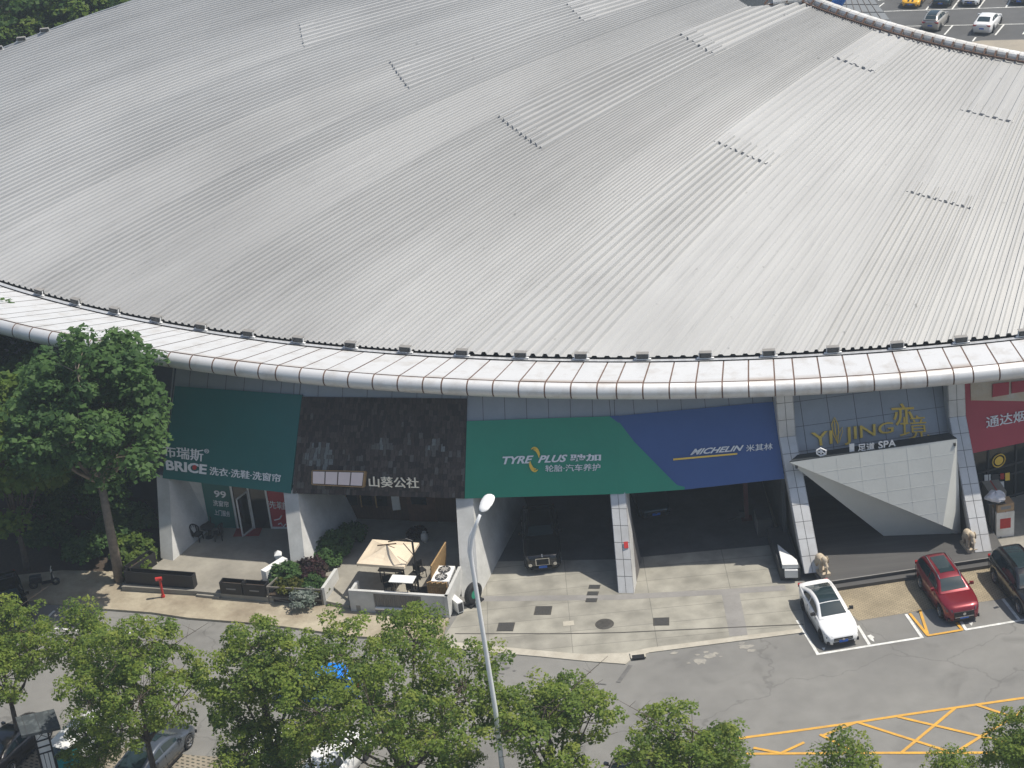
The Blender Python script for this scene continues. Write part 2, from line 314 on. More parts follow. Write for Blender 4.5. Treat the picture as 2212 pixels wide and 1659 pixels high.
# dried cement splashes and tar on the road
rs2 = random.Random(8)
def splat(mb, c, r, z, n=13, fl=.6):
    mb.poly([(c.x+r*rs2.uniform(.45, 1.1)*math.cos(2*PI*k/n), c.y+fl*r*rs2.uniform(.45, 1.1)*math.sin(2*PI*k/n), z) for k in range(n)])
m = MB()
for i, (x, y, r_) in enumerate(((1580, 745, .55), (1650, 705, .4), (1690, 690, .22), (1620, 680, .2), (1910, 640, .45), (1950, 668, .3), (1880, 615, .16), (1725, 712, .12), (1560, 700, .14), (1390, 688, .25), (1500, 760, .12))): splat(m, g(*zx('b3', x, y)), r_, .011+.0006*i)
m.build('cement_splash', mat('cement_splash', (.34, .32, .27), .9, 0, .3, 3, (.24, .23, .21)), kind='structure')
m = MB()
for i, (x, y, r_) in enumerate(((120, 735, .32), (150, 755, .22), (95, 715, .16), (175, 795, .2), (230, 815, .12))): splat(m, g(*zx('b3', x, y)), r_, .011+.0006*i)
for i, (a, b, w) in enumerate((((1075, 775), (985, 900), .22), ((0, 826), (160, 838), .06), ((300, 850), (420, 880), .06), ((700, 895), (900, 915), .07))): strip(m, g(*zx('b3', *a)), g(*zx('b3', *b)), w, .015)
m.build('tar_patch', mat('tar_patch', (.10, .098, .094), .85, 0, .3, 4, (.15, .147, .14)), kind='structure')
# far car park beyond the hall
sheet('far_car_park', [(20, 130), (120, 130), (160, 260), (0, 260)], MT['farlot'], .02)
sheet('far_paving', [g(1900, 125), g(2120, 88), g(2400, 82), g(2400, 300), g(1900, 300)], MT['tan'], .03)
fl = MB(); Fz = lambda x, y: g(*zx('f', x, y))
for a, b in [((545, 140), (2500, 78)), ((1045, 125), (1135, 15)), ((1355, 118), (1440, 5)), ((1668, 108), (1745, 5)), ((1995, 98), (2060, -5)), ((800, 318), (2500, 285)), ((1265, 420), (1365, 308)), ((1870, 425), (1975, 298)), ((1600, 500), (1640, 450)), ((490, 85), (550, 40)), ((2200, 415), (2290, 300))]:
    strip(fl, Fz(*a), Fz(*b), .16, .045)
strip(fl, Fz(470, 5), Fz(900, -30), .5, .05)
fl.build('far_bay_marking', MT['wline'], kind='structure')

# ------------------------------------------------------------------ the hall
CX, CY, RR = 25.0, 171.2, 81.1            # the eave follows one circle
AX, AY = 48.56, 137.86                    # the roof ribs run towards one hub
def dome(x, y):
    d = RR-math.hypot(x-CX, y-CY); return 10+.394*d-.003155*d*d
def pol(a, r, z): return Vector((CX+r*math.cos(a), CY+r*math.sin(a), z))
hall = thing('domed_hall', 'large round hall under a silver corrugated metal dome roof with shops in its front', 'hall', (0, 92, 0))
def rho_out(t):
    c, s = math.cos(t), math.sin(t); dx, dy = AX-CX, AY-CY; b = c*dx+s*dy; cc = dx*dx+dy*dy-(RR-.15)**2
    r = -b+math.sqrt(b*b-cc)
    if s > 0: r = min(r, (147-AY)/s)
    return r
def rho_in(t):
    d = math.degrees(t)
    if d < 206.5: return 34.2
    if d < 209.2: return 33.6-(d-206.5)/2.7*2.6
    return 31-(d-209.2)/30*1.6
SECT = [(162, 184.3, [(0, 62, .08)]), (184.3, 188.2, [(0, 7, .10), (60.8, 11, .07)]), (188.2, 193.9, [(0, 15, .09)]), (193.9, 198.5, [(0, 6, .10), (43.6, 9, .11), (56, 14, .06)]),
        (198.5, 201.3, [(0, 8, .085)]), (201.3, 205.7, [(0, 15, .05)]), (205.7, 211.3, [(0, 6, .10), (39.6, 10, .11), (53, 18, .075)]), (211.3, 220, [(0, 34, .06)]), (220, 225.2, [(0, 5, .06), (35, 7, .07), (46, 10, .11)]),
        (225.2, 235, [(0, 18, .06)]), (235, 240, [(0, 4, .05), (36, 8, .06), (44.3, 12, .09)]), (240, 250, [(0, 17, .10)]), (250, 255, [(0, 4, .06), (36, 8, .06), (44.3, 12, .07)]), (255, 266, [(0, 18, .10)])]
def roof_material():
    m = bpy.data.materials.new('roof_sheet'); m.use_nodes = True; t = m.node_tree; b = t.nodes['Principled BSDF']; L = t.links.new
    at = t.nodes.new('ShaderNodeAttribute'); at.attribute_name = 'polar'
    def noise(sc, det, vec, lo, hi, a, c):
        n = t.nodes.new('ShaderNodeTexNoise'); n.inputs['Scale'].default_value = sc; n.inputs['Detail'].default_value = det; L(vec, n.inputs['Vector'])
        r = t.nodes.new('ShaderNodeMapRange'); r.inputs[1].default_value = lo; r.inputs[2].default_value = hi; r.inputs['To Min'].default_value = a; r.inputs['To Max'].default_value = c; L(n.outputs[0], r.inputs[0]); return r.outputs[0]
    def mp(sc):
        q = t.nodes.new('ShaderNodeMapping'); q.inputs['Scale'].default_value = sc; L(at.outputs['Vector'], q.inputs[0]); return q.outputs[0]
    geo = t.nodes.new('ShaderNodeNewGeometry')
    f1 = noise(1, 5, mp((160, .10, 1)), .3, .7, .95, 1.03); f2 = noise(1, 3, mp((26, .05, 1)), .35, .65, .94, 1.03); f3 = noise(.05, 4, geo.outputs['Position'], .35, .65, .86, 1.10); f4 = noise(1, 6, mp((420, .35, 1)), .56, .78, 1, .84)  # broad patches also paint faint glare into the colour; the streaks are dirt
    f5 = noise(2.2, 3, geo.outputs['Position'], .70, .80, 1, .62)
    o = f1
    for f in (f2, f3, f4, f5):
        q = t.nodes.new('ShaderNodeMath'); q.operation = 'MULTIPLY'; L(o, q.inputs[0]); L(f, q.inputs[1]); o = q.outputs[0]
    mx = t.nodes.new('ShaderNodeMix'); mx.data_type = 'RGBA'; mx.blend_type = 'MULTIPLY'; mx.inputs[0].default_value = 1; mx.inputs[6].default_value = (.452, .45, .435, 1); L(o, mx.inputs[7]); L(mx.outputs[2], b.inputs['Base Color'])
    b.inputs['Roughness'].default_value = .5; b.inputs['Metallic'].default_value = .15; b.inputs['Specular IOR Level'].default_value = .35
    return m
def build_roof():
    V = []; F = []; FM = []
    for t0, t1, lv in SECT:
        for li, (r0, n, hr) in enumerate(lv):
            r1 = lv[li+1][0] if li+1 < len(lv) else None
            last = li == len(lv)-1
            cols = []
            for k in range(n):
                a = t0+(t1-t0)*k/n; w = (t1-t0)/n
                for u, h in ((0, 0), (.46, 0), (.57, 1), (.84, 1), (.95, 0)): cols.append((R(a+u*w), h*hr*1.45))
            cols.append((R(t1), 0))
            ns = 46 if last and len(lv) == 1 else 22; base = len(V)
            for c_, (a, h) in enumerate(cols):
                ri = rho_in(a) if r0 == 0 else r0-1.0; ro = rho_out(a) if r1 is None else r1
                for i in range(ns+1):
                    r = ri+(ro-ri)*i/ns; x, y = AX+r*math.cos(a), AY+r*math.sin(a); lift = 0 if r1 is None else .05*math.exp(-(ro-r)/2.5)*min(1, 4*min(c_/len(cols), 1-c_/len(cols))+.35); V.append((x, y, dome(x, y)+h+lift))
            for c in range(len(cols)-1):
                for i in range(ns):
                    p = base+c*(ns+1)+i; F.append((p, p+1, p+ns+2, p+ns+1)); FM.append(0)
            if r1 is not None:                       # the stepped end of a lap
                eb = len(V)
                for c, (a, h) in enumerate(cols):
                    x, y, z = V[base+c*(ns+1)+ns]; V.append((x, y, z+.015)); V.append((x, y, z-h-.045))
                for c in range(len(cols)-1): F.append((eb+2*c, eb+2*c+2, eb+2*c+3, eb+2*c+1)); FM.append(1)
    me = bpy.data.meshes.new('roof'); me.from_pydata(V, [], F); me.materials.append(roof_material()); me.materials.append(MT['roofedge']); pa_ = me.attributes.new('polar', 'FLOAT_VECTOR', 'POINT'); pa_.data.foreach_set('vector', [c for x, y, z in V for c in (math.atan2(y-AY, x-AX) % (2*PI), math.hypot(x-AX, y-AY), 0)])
    me.polygons.foreach_set('material_index', FM)
    me.update(); o = bpy.data.objects.new('roof', me); COL.objects.link(o); o.parent = hall; o.location = -hall.location
build_roof()
# rear cut edge, inner edge trim, court behind
tr = MB(); n = 0; t = 206.9
pts = []
for k in range(0, 140):
    a = R(207.2+k*.42); r = rho_in(a)-.05; x, y = AX+r*math.cos(a), AY+r*math.sin(a); pts.append(Vector((x, y, dome(x, y))))
for k in range(0, 136, 3):
    a, b = pts[k], pts[k+3]; d = (b-a)*.03; tr.tube([a+d+Vector((0, 0, .18)), (a+b)/2+Vector((0, 0, .19)), b-d+Vector((0, 0, .18))], .32, 14)
tr.build('inner_edge_trim', MT['trim'], hall, True)
tb = MB()
for k in range(0, 138):
    a = pts[k]; out = Vector((a.x-AX, a.y-AY, 0)).normalized()
    tb.bar(a+out*.5+Vector((0, 0, .08)), pts[k+1]+out*.5+Vector((0, 0, .08)), .07, .1)
    if k % 3 == 0: tb.bar(a+out*.62+Vector((0, 0, .14)), a+out*.3+Vector((0, 0, .42)), .09, .08)
tb.build('trim_clip', MT['rust'], hall, True)
iw = MB()
for k in range(0, 138):
    a, b = pts[k], pts[k+1]; iw.add([a-Vector((0, 0, .2)), b-Vector((0, 0, .2)), (b.x, b.y, 0), (a.x, a.y, 0)], [(0, 1, 2, 3)])
iw.build('inner_wall', MT['wall'], hall, True)
ct = MB(); ct.prism([(18.45, 123.1, 17.0), (21.5, 122.95, 17.0), (22.2, 124.5, 17), (19, 150, 17), (-4, 150, 17), (6, 135, 17)], (0, 0, -17)); ct.build('court_roof', MT['slate'], hall, True)
bw = MB()
for k in range(24):
    x0, x1 = -52+k*2.6, -52+(k+1)*2.6
    if math.hypot(x1-CX, 147-CY) > RR: continue
    bw.add([(x0, 147, dome(x0, 147)-.1), (x1, 147, dome(x1, 147)-.1), (x1, 147, 0), (x0, 147, 0)], [(0, 1, 2, 3)])
    bw.bar((x0, 147.1, dome(x0, 147)+.03), (x1, 147.1, dome(x1, 147)+.03), .25, .2)
bw.build('rear_wall', MT['wall'], hall, True)

# eave: gutter, fascia panels, soffit
A0, A1 = R(-178), R(-62)
def arc_sweep(prof, a0, a1, n):
    mb = MB()
    for i in range(n+1):
        a = a0+(a1-a0)*i/n; mb.v += [tuple(pol(a, r, z)) for r, z in prof]
    m = len(prof)
    for i in range(n):
        for j in range(m-1):
            p = i*m+j; mb.f.append((p, p+1, p+m+1, p+m)); mb.m.append(0)
    return mb
arc_sweep([(80.7, 9.8), (80.95, 9.93), (80.95, 9.72), (81.0, 9.72)], A0, A1, 240).build('gutter_lip', MT['black'], hall, True)
arc_sweep([(81.0, 9.80), (81.04, 9.98), (81.34, 10.0), (81.36, 9.86)], A0, A1, 240).build('gutter', MT['gutter'], hall, True)
arc_sweep([(81.37, 9.9), (81.38, 10.03), (81.46, 10.05), (81.47, 9.9)], A0, A1, 240).build('gutter_cap', MT['black'], hall, True)
BR = .45
def lip(a):
    d = .125*min(28, max(0.0, -math.degrees(a)-98)); return 83.88+d, 10.0+.54*d
def bullp(a, sh=0.0):
    r, z = lip(a); rr_ = BR-sh; return [(r+rr_*math.cos(R(90-180*k/10)), z-BR+rr_*math.sin(R(90-180*k/10))) for k in range(11)]
def var_sweep(pf, a0, a1, n, mb=None):
    mb = mb or MB(); base = len(mb.v)
    for i in range(n+1):
        a = a0+(a1-a0)*i/n; pr_ = pf(a); m = len(pr_); mb.v += [tuple(pol(a, r, z)) for r, z in pr_]
    for i in range(n):
        for j in range(m-1):
            p = base+i*m+j; mb.f.append((p, p+1, p+m+1, p+m)); mb.m.append(0)
    return mb
var_sweep(lambda a: [(81.5, 9.99)]+bullp(a, .02), A0, A1, 260).build('fascia_joint', MT['rust'], hall, True)
p0 = g(1317.6, 828, 10); ac = math.atan2(p0.y-CY, p0.x-CX); per = R(6.1); na = R(.67); wa = (per-na)/6
edges = []
for k in range(-12, 7):
    s0 = ac-na/2+k*per; edges.append((s0, s0+na))
    for j in range(6): edges.append((s0+na+j*wa, s0+na+(j+1)*wa))
fa = MB(); dg_ = .038/84; rustv = []
for a, b in edges:
    if a < A0 or b > A1: continue
    jz = random.uniform(-.006, .006)
    def flatp(an):
        r, z = lip(an); return [(81.5, 10.012+jz), (r-.5, (10.012*.5+(z+.004)*(r-.5-81.5))/(r-81.5)+jz), (r-.05, z+.004+jz)]
    n0 = len(fa.v); var_sweep(flatp, a+dg_, b-dg_, 2, fa); rs_ = random.choice((.1, .2, .35, .6, .9))
    rustv += [(0, 0, rs_)[k % 3] for k in range(len(fa.v)-n0)]; n0 = len(fa.v)
    var_sweep(lambda an: [(lip(an)[0]+.035, lip(an)[1])]+bullp(an)[1:], a+dg_, b-dg_, 2, fa); r2_ = random.choice((0, 0, .2, .5)); rustv += [r2_ if (k % 11) < 1 else 0 for k in range(len(fa.v)-n0)]
fo_ = fa.build('eave_fascia', MT['panel'], hall, True, smooth=True); ra_ = fo_.data.attributes.new('rust', 'FLOAT', 'POINT'); ra_.data.foreach_set('value', rustv)
t = MT['panel'].node_tree; b_ = t.nodes['Principled BSDF']; src_ = b_.inputs['Base Color'].links[0].from_socket; at_ = t.nodes.new('ShaderNodeAttribute'); at_.attribute_name = 'rust'
mx_ = t.nodes.new('ShaderNodeMix'); mx_.data_type = 'RGBA'; mx_.inputs[7].default_value = (.33, .22, .14, 1); mu_ = t.nodes.new('ShaderNodeMath'); mu_.operation = 'MULTIPLY'; mu_.inputs[1].default_value = .8
t.links.new(at_.outputs['Fac'], mu_.inputs[0]); t.links.new(mu_.outputs[0], mx_.inputs[0]); t.links.new(src_, mx_.inputs[6]); t.links.new(mx_.outputs[2], b_.inputs['Base Color'])
var_sweep(lambda a: [(lip(a)[0]+.02, lip(a)[1]-2*BR+.01), (lip(a)[0]-.6, lip(a)[1]-2*BR+.03), (79.0, 9.15)], A0, A1, 120).build('soffit', MT['wall'], hall, True)

# fins and bays
FT = [g(60, 985, 4.2), g(352, 1032, 4.2), g(628, 1063, 4.2), g(1003, 1077, 4.2), Vector((4.9, 88.4, 4.2)), Vector((13.6, 88.1, 4.2)), Vector((23.5, 88.75, 4.2)), Vector((32, 91.2, 4.2))]
def bay_plane(i, sl=.55):
    a, b = FT[i], FT[i+1]; u = (b-a).normalized(); inn = Vector((-u.y, u.x, 0)).normalized(); up = (inn*sl+Vector((0, 0, 1))).normalized()
    n = u.cross(up).normalized()
    if n.y > 0: n = -n
    return (a, n, u, up, inn)
BAY = [bay_plane(i) for i in range(7)]
wallm = MB(); jm = MB()
for i, (a, n, u, up, inn) in enumerate(BAY):
    b = FT[i+1]; L = (b-a).length; k = ((10.25 if i < 3 else 9.3)-max(a.z, b.z))/up.z
    if i == 0: dwm = MB(); dwm.prism([a, b, b+up*k, a+up*k], -n*.25); dwm.build('dark_wall', MT['interior'], hall, True); continue  # leftmost bay: dark wall colour instead of the grey cladding
    wallm.prism([a, b, b+up*k, a+up*k], -n*.25)
    nn = 7
    for j in range(nn+1): jm.bar(a+u*L*j/nn+up*.05+n*.004, a+u*L*j/nn+up*k+n*.004, .03, .012)
    for h in (1.3, 2.6, 3.9): jm.bar(a+up*h+n*.004, b+up*h+n*.004, .03, .012)
for a, b in ((FT[7], Vector((42, 96.5, 4.2))), (Vector((42, 96.5, 4.2)), Vector((54, 106, 4.2)))): wallm.prism([V3(a, 0), V3(b, 0), V3(b, 9.3), V3(a, 9.3)], Vector((-.1, .3, 0)))
wallm.build('upper_wall', MT['wall'], hall, True); jm.build('wall_joint', MT['joint'], hall, True)
# fins: base point, base height, width, finish
FIN = [(1, Vector((-20.0, 93.0, .4)), .85, 'p'), (2, Vector((-12.45, 89.6, .4)), .88, 'p'), (3, Vector((-3.35, 86.5, 0)), .95, 'p'), (4, Vector((4.75, 85.3, 0)), .80, 't'), (5, Vector((14.4, 84.75, .4)), .86, 't'), (6, Vector((23.3, 85.05, .4)), .86, 't')]
fin_front = {}
for k, bpt, w, kind in FIN:
    tp = FT[k].copy()
    if k == 5: tp = Vector((14.12, 87.35, 4.2))
    if k == 6: tp = Vector((23.05, 87.6, 4.2))
    if k == 4: tp = tp+Vector((0, -.12, 0))
    if k in (0, 1, 2, 3): tp = tp+Vector((0, -.1, 0))
    s = (tp-bpt)/(tp.z-bpt.z); zk = tp.z+.12 if k <= 4 else 6.3
    kp = bpt+s*(zk-bpt.z); top = kp+Vector((s.x*2.8*.4, .15, 9.22-zk)) if k > 4 else kp
    bk = Vector((CX-bpt.x, CY-bpt.y, 0)).normalized(); bk = bk if k < 5 else Vector((0, 1, 0)); wv = Vector((bk.y, -bk.x, 0))*w/2
    prof = [bpt]+[kp]+([top] if k > 4 else [])
    dep_ = [5, 4.5, 6.5, 9.5, 3.2, 8.5, 8.5][k]
    poly = prof+[prof[-1]+bk*(dep_-(prof[-1]-bpt).dot(bk)), bpt+bk*dep_]
    mb = MB(); mb.prism([p-wv for p in poly], wv*2)
    fo = mb.build('fin', MT['plaster'] if kind == 'p' else MT['joint'], hall, True)
    if kind == 't':
        tm = MB(); segs = [(prof[i], prof[i+1]) for i in range(len(prof)-1)]
        for a, b in segs:
            L = (b-a).length; d = (b-a)/L; nr = d.cross(wv).normalized(); wx = wv.normalized(); nr = nr if nr.y < 0 else -nr
            nt_ = max(1, round(L/.92)); 
            for j in range(nt_):
                for sx in (-1, 0):
                    x0 = sx*w/2+.014; x1 = (sx+1)*w/2-.014; q0 = a+d*(L*j/nt_+.014); q1 = a+d*(L*(j+1)/nt_-.014)
                    tm.prism([q0+wx*x0, q0+wx*x1, q1+wx*x1, q1+wx*x0], nr*.02)
            # side tiles
            for sx in (-1, 1):
                for j in range(nt_):
                    q0 = a+d*(L*j/nt_+.014)+wx*(sx*w/2)+bk*.01; q1 = a+d*(L*(j+1)/nt_-.014)+wx*(sx*w/2)+bk*.01
                    tm.prism([q0, q0+bk*1.0, q1+bk*1.0, q1], wx*(sx*.018))
        to = tm.build('fin_tile', MT['tile'], fo); to.location = -hall.location
    fin_front[k] = (bpt, kp)
# interiors: ceiling slab, back walls, partition walls behind the fins
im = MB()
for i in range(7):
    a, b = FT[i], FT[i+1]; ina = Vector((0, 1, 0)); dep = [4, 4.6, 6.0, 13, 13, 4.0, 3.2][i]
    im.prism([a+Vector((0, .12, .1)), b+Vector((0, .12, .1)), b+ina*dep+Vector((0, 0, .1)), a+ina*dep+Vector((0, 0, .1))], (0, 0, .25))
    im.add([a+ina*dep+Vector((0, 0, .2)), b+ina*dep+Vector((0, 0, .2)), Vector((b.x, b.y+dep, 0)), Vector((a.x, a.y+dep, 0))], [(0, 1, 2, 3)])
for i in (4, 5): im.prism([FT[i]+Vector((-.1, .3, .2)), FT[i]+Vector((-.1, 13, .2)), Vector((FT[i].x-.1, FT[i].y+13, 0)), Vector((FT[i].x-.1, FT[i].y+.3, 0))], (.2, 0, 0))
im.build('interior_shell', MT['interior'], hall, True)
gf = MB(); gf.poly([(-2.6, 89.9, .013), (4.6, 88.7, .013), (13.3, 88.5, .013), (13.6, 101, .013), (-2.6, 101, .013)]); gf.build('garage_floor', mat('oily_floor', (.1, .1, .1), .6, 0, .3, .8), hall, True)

# floodlights along the eave
def floodlight(a, first=None, lab=None):
    p = pol(a, 81.15, 10.02)
    if first is not None:
        r = dup(first, None, p, a+PI/2); r['label'] = lab; return r
    r = thing('floodlight', lab, 'floodlight', p, a+PI/2, 'floodlights along the eave')
    m = MB(); m.box((0, .05, .2), (.6, .26, .24)); m.build('lamp_housing', MT['dgrey'], r)
    m = MB(); m.box((0, -.09, .2), (.54, .03, .18), 0, 0, ('X', -.15)); m.build('lamp_glass', MT['glass'], r)
    m = MB(); m.box((0, .08, .335), (.66, .30, .03)); m.build('lamp_visor', MT['band'], r)
    m = MB(); m.bar((-.33, 0, .0), (-.33, .05, .3), .05); m.bar((.33, 0, 0), (.33, .05, .3), .05); m.bar((-.45, 0, .03), (.45, 0, .03), .14, .05); m.build('bracket', MT['white'], r)
    return r
q0 = g(1255, 777, 10); a0 = math.atan2(q0.y-CY, q0.x-CX); da = 3.305/81.15; ff = None
ORD = ['leftmost', 'second from left', 'third from left', 'fourth from left', 'fifth from left', 'sixth from left', 'seventh from left', 'eighth from left', 'ninth from left', 'tenth from left', 'eleventh from left', 'eighth from right', 'seventh from right', 'sixth from right', 'fifth from right', 'fourth from right', 'third from right', 'second from right', 'rightmost']
for i in range(-11, 8):
    lab = 'small dark floodlight on the eave gutter, %s of the row' % ORD[i+11]
    o = floodlight(a0+i*da, ff, lab); ff = ff or o
for i, x in enumerate((-36.2, -34.3, -32.4)):
    o = dup(ff, None, (x-.3, 146.9, dome(x, 147)), PI); o['group'] = 'floodlights on the rear edge'
    o['label'] = 'small floodlight on the far rear edge of the roof, %s' % ['nearest the left frame', 'middle one', 'farthest from the left frame'][i]

# ------------------------------------------------------------------ shop signs on the inclined front
def plane(i, off=.0):
    a, n = BAY[i][:2]; return (a+n*off, n)
def board(mb, quad, pl, th=.1, mi=0):
    ps = [onp(q, pl) for q in quad]; mb.prism(ps, -pl[1]*th, mi); return ps
# laundry
pl = plane(1, .14); sg = thing('shop_sign', 'tall teal laundry sign board with white BRICE lettering', 'sign', FT[1]+(FT[2]-FT[1])*.5)
m = MB(); board(m, [(378, 834), (652, 853), (627.5, 1066), (351, 1033)], pl, .12); m.build('board', MT['tsign'], sg, True)
Z = lambda k, *ps: [zx(k, *p) for p in ps]
lettering('布瑞斯', sg, MT['letter'], Z('u1', (1182, 648), (1480, 684), (1475, 772), (1190, 735)), pl, bold=.008)
lettering('®', sg, MT['letter'], Z('u1', (1486, 676), (1520, 680), (1518, 712), (1486, 708)), pl, bold=0)
lettering('BRICE', sg, MT['letter'], Z('u1', (1203, 756), (1506, 792), (1500, 864), (1212, 830)), pl, bold=.03)
lettering('洗衣·洗鞋·洗窗帘', sg, MT['letter'], Z('u1', (1524, 806), (2042, 862), (2036, 922), (1524, 866)), pl, bold=.008)
m = MB(); c0 = onp(zx('u1', 1413, 812), (pl[0]+pl[1]*.1, pl[1])); u = BAY[1][2]; v = BAY[1][3]
m.prism([c0+u*.13*math.cos(k*PI/8)+v*.13*math.sin(k*PI/8) for k in range(16)], pl[1]*.03); m.build('red_dot', MT['redp'], sg, True)
# timber shingles
pl = plane(2, .10); wf = thing('shingle_front', 'dark weathered timber shingle front with cream lettering and a lit box', 'sign', FT[2]+(FT[3]-FT[2])*.5)
ps = [onp(q, pl) for q in [(650, 857), (1007.5, 861), (1004, 1077), (632, 1066)]]
shm = [mat('shingle_%d' % i, c, .85, 0, .35, 3, stretch=(5, 5, .5)) for i, c in enumerate([(.07, .053, .044), (.095, .075, .063), (.045, .034, .03), (.13, .12, .108), (.2, .21, .2)])]
m = MB(); m.prism(ps, -pl[1]*.1); m.build('backing_board', shm[2], wf, True)
m = MB(); rows = 17; stains = [(.10, .42, .10), (.50, .52, .07), (.80, .52, .06), (.14, .40, .09)]
for rj in range(rows):
    t0, t1 = rj/rows, (rj+1.25)/rows; x = 0.0
    while x < 1:
        w = random.uniform(.012, .03); x1 = min(1, x+w)
        def P(u_, v_): v_ = min(v_, 1); return (ps[3]*(1-u_)+ps[2]*u_)*(1-v_)+(ps[0]*(1-u_)+ps[1]*u_)*v_
        j = random.uniform(-.012, .012); th = random.uniform(.02, .05); vv = (t0+t1)/2
        mi = random.choices([0, 1, 2, 3], [3, 2.5, 2, 1.2] if vv < .45 else [4, 1.2, 3, .05])[0]
        for sx, sy, sr in stains:
            if math.hypot((x-sx), (vv-sy)*.7) < sr*random.uniform(.5, 1.1): mi = random.choice([3, 4])
        a_, b_, c_, d_ = P(x+.0012, max(0, t0+j)), P(x1-.0012, max(0, t0+j)), P(x1-.0012, t1), P(x+.0012, t1)
        m.add([a_+pl[1]*(th+.02), b_+pl[1]*(th+.02), c_+pl[1]*.01, d_+pl[1]*.01, a_, b_], [(0, 1, 2, 3), (4, 5, 1, 0)], mi); x = x1
m.build('shingles', shm, wf, True)
lettering('山葵公社', wf, MT['cream'], Z('u2', (836, 692), (1197, 702), (1202, 780), (840, 770)), plane(2, .2), bold=.008, ext=.1)
lp = plane(2, .5); m = MB(); q = [onp(p, lp) for p in Z('u2', (425, 652), (800, 660), (788, 768), (424, 750))]; qb = [p-lp[1]*.42+Vector((0, 0, 0)) for p in q]
m.prism([q[0], q[1], qb[1], qb[0]], (0, 0, .04)); m.prism([q[3], q[2], qb[2], qb[3]], (0, 0, -.05)); m.prism([q[0], q[3], qb[3], qb[0]], (-.05, 0, 0)); m.prism([q[1], q[2], qb[2], qb[1]], (.05, 0, 0))
m.build('box_frame', MT['bamboo'], wf, True)
m = MB(); m.prism(q, -lp[1]*.03); m.build('pane_backing', MT['wood'], wf, True)
m = MB()
for j in range(4):
    e = .012; L_ = lambda u_, w_: (q[0]*(1-u_)+q[1]*u_)*(1-w_)+(q[3]*(1-u_)+q[2]*u_)*w_
    m.prism([L_(j/4+e, .06), L_((j+1)/4-e, .06), L_((j+1)/4-e, .94), L_(j/4+e, .94)], lp[1]*.02)
m.build('light_pane', mat('pink_pane', (.82, .68, .64), .5, 0, .05, 3), wf, True)
# tyre shop green / blue
pl = plane(3, .16); pb = plane(4, .17); tg = thing('shop_sign', 'wide green tyre shop sign with white TYREPLUS lettering and gold ring', 'sign', FT[3]+(FT[4]-FT[3])*.5)
k1 = onp(zx('u3', 920, 255), pl)
m = MB(); board(m, [(1008.3, 909.5), zx('u3', 920, 256), (1337, 898), (1337, 1067), (1003.8, 1077)], pl, .14); m.build('board', MT['gsign'], tg, True)
m = MB(); board(m, [(1337, 911), zx('u3', 1100, 440), zx('u3', 1390, 735), zx('u3', 1415, 757), zx('u3', 1468, 770), zx('u3', 1468, 789), (1337, 1067.5)], (pb[0]+pb[1]*.004, pb[1]), .14); m.build('board', MT['gsign'], tg, True)
lettering('TYRE', tg, MT['letter'], Z('u3', (146, 550), (372, 541), (362, 597), (148, 606)), pl, bold=.03, shear=.25)
lettering('PLUS', tg, MT['letter'], Z('u3', (412, 541), (618, 534), (612, 588), (402, 596)), pl, bold=.03, shear=.25)
lettering('驰加', tg, MT['letter'], Z('u3', (636, 533), (862, 529), (860, 580), (636, 586)), pl, bold=.03)
lettering('轮胎·汽车养护', tg, MT['letter'], Z('u3', (457, 611), (857, 599), (855, 652), (457, 661)), pl, bold=.008)
m = MB(); c0 = onp(zx('u3', 378, 570), (pl[0]+pl[1]*.08, pl[1])); u, v = BAY[3][2], BAY[3][3]
for rr_, a_, b_ in ((1, 20, 120), (.82, 10, 100), (1, 195, 300), (.82, 190, 285)):
    m.tube([c0+u*rr_*.30*math.cos(R(a_+(b_-a_)*k/10))+v*rr_*.62*math.sin(R(a_+(b_-a_)*k/10)) for k in range(11)], [.02+.035*math.sin(PI*k/10) for k in range(11)], 6)
m.build('gold_ring', MT['gold'], tg, True)
bs = thing('shop_sign', 'dark blue sign with white MICHELIN lettering and a yellow underline', 'sign', FT[4]+(FT[5]-FT[4])*.5)
m = MB(); board(m, [(1337, 898), (1672.5, 867.5), (1694.5, 1034), zx('u3', 1468, 789), (1337, 1066.5)], (pb[0]-pb[1]*.02, pb[1]), .14)
board(m, [zx('u3', 920, 255), (1337, 897.5), (1337, 914)], (pl[0]+pl[1]*.006, pl[1]), .02); m.build('board', MT['bsign'], bs, True)
lettering('MICHELIN', bs, MT['letter'], Z('u3', (1524, 494), (1897, 465), (1890, 506), (1507, 539)), pb, bold=.03, shear=.3)
lettering('米其林', bs, MT['letter'], Z('u3', (1912, 464), (2107, 450), (2105, 500), (1914, 514)), pb, bold=.008)
m = MB(); board(m, Z('u3', (1385, 564), (1850, 523), (1849, 535), (1385, 577)), (pb[0]+pb[1]*.06, pb[1]), .05); m.build('underline', MT['gold'], bs, True)
# spa lettering and the folded canopy
cn = thing('entrance_canopy', 'large folded white panel canopy over the dark deck, its lit face tapering to a point', 'canopy', (18, 88, .4))
P1, P2 = g(1705.3, 998.6, 5.75), g(2066.8, 948, 6.25); P1b, P2b = g(1723, 983.7, 5.75), g(2050.4, 936, 6.25); V1 = g(2037, 1135.4, 1.85); B1, B2 = g(1909, 1157.7, .41), g(2075.7, 1151.8, .41)
P1b = P1b+(P1b-P1)*.0; back = Vector((0, 1.2, 0)); 
m = MB(); m.add([P1, P2, V1], [(0, 1, 2)], 0); m.add([P2, B2, V1], [(0, 1, 2)], 0); m.add([P1, V1, B2, B1], [(0, 1, 2), (0, 2, 3)], 0)
m.add([P1, B1, B1+back, P1b], [(0, 1, 2, 3)], 0); m.add([P2, P2b, B2+back*.6, B2], [(0, 1, 2, 3)], 0); m.build('canopy_shell', MT['canopy'], cn, True)
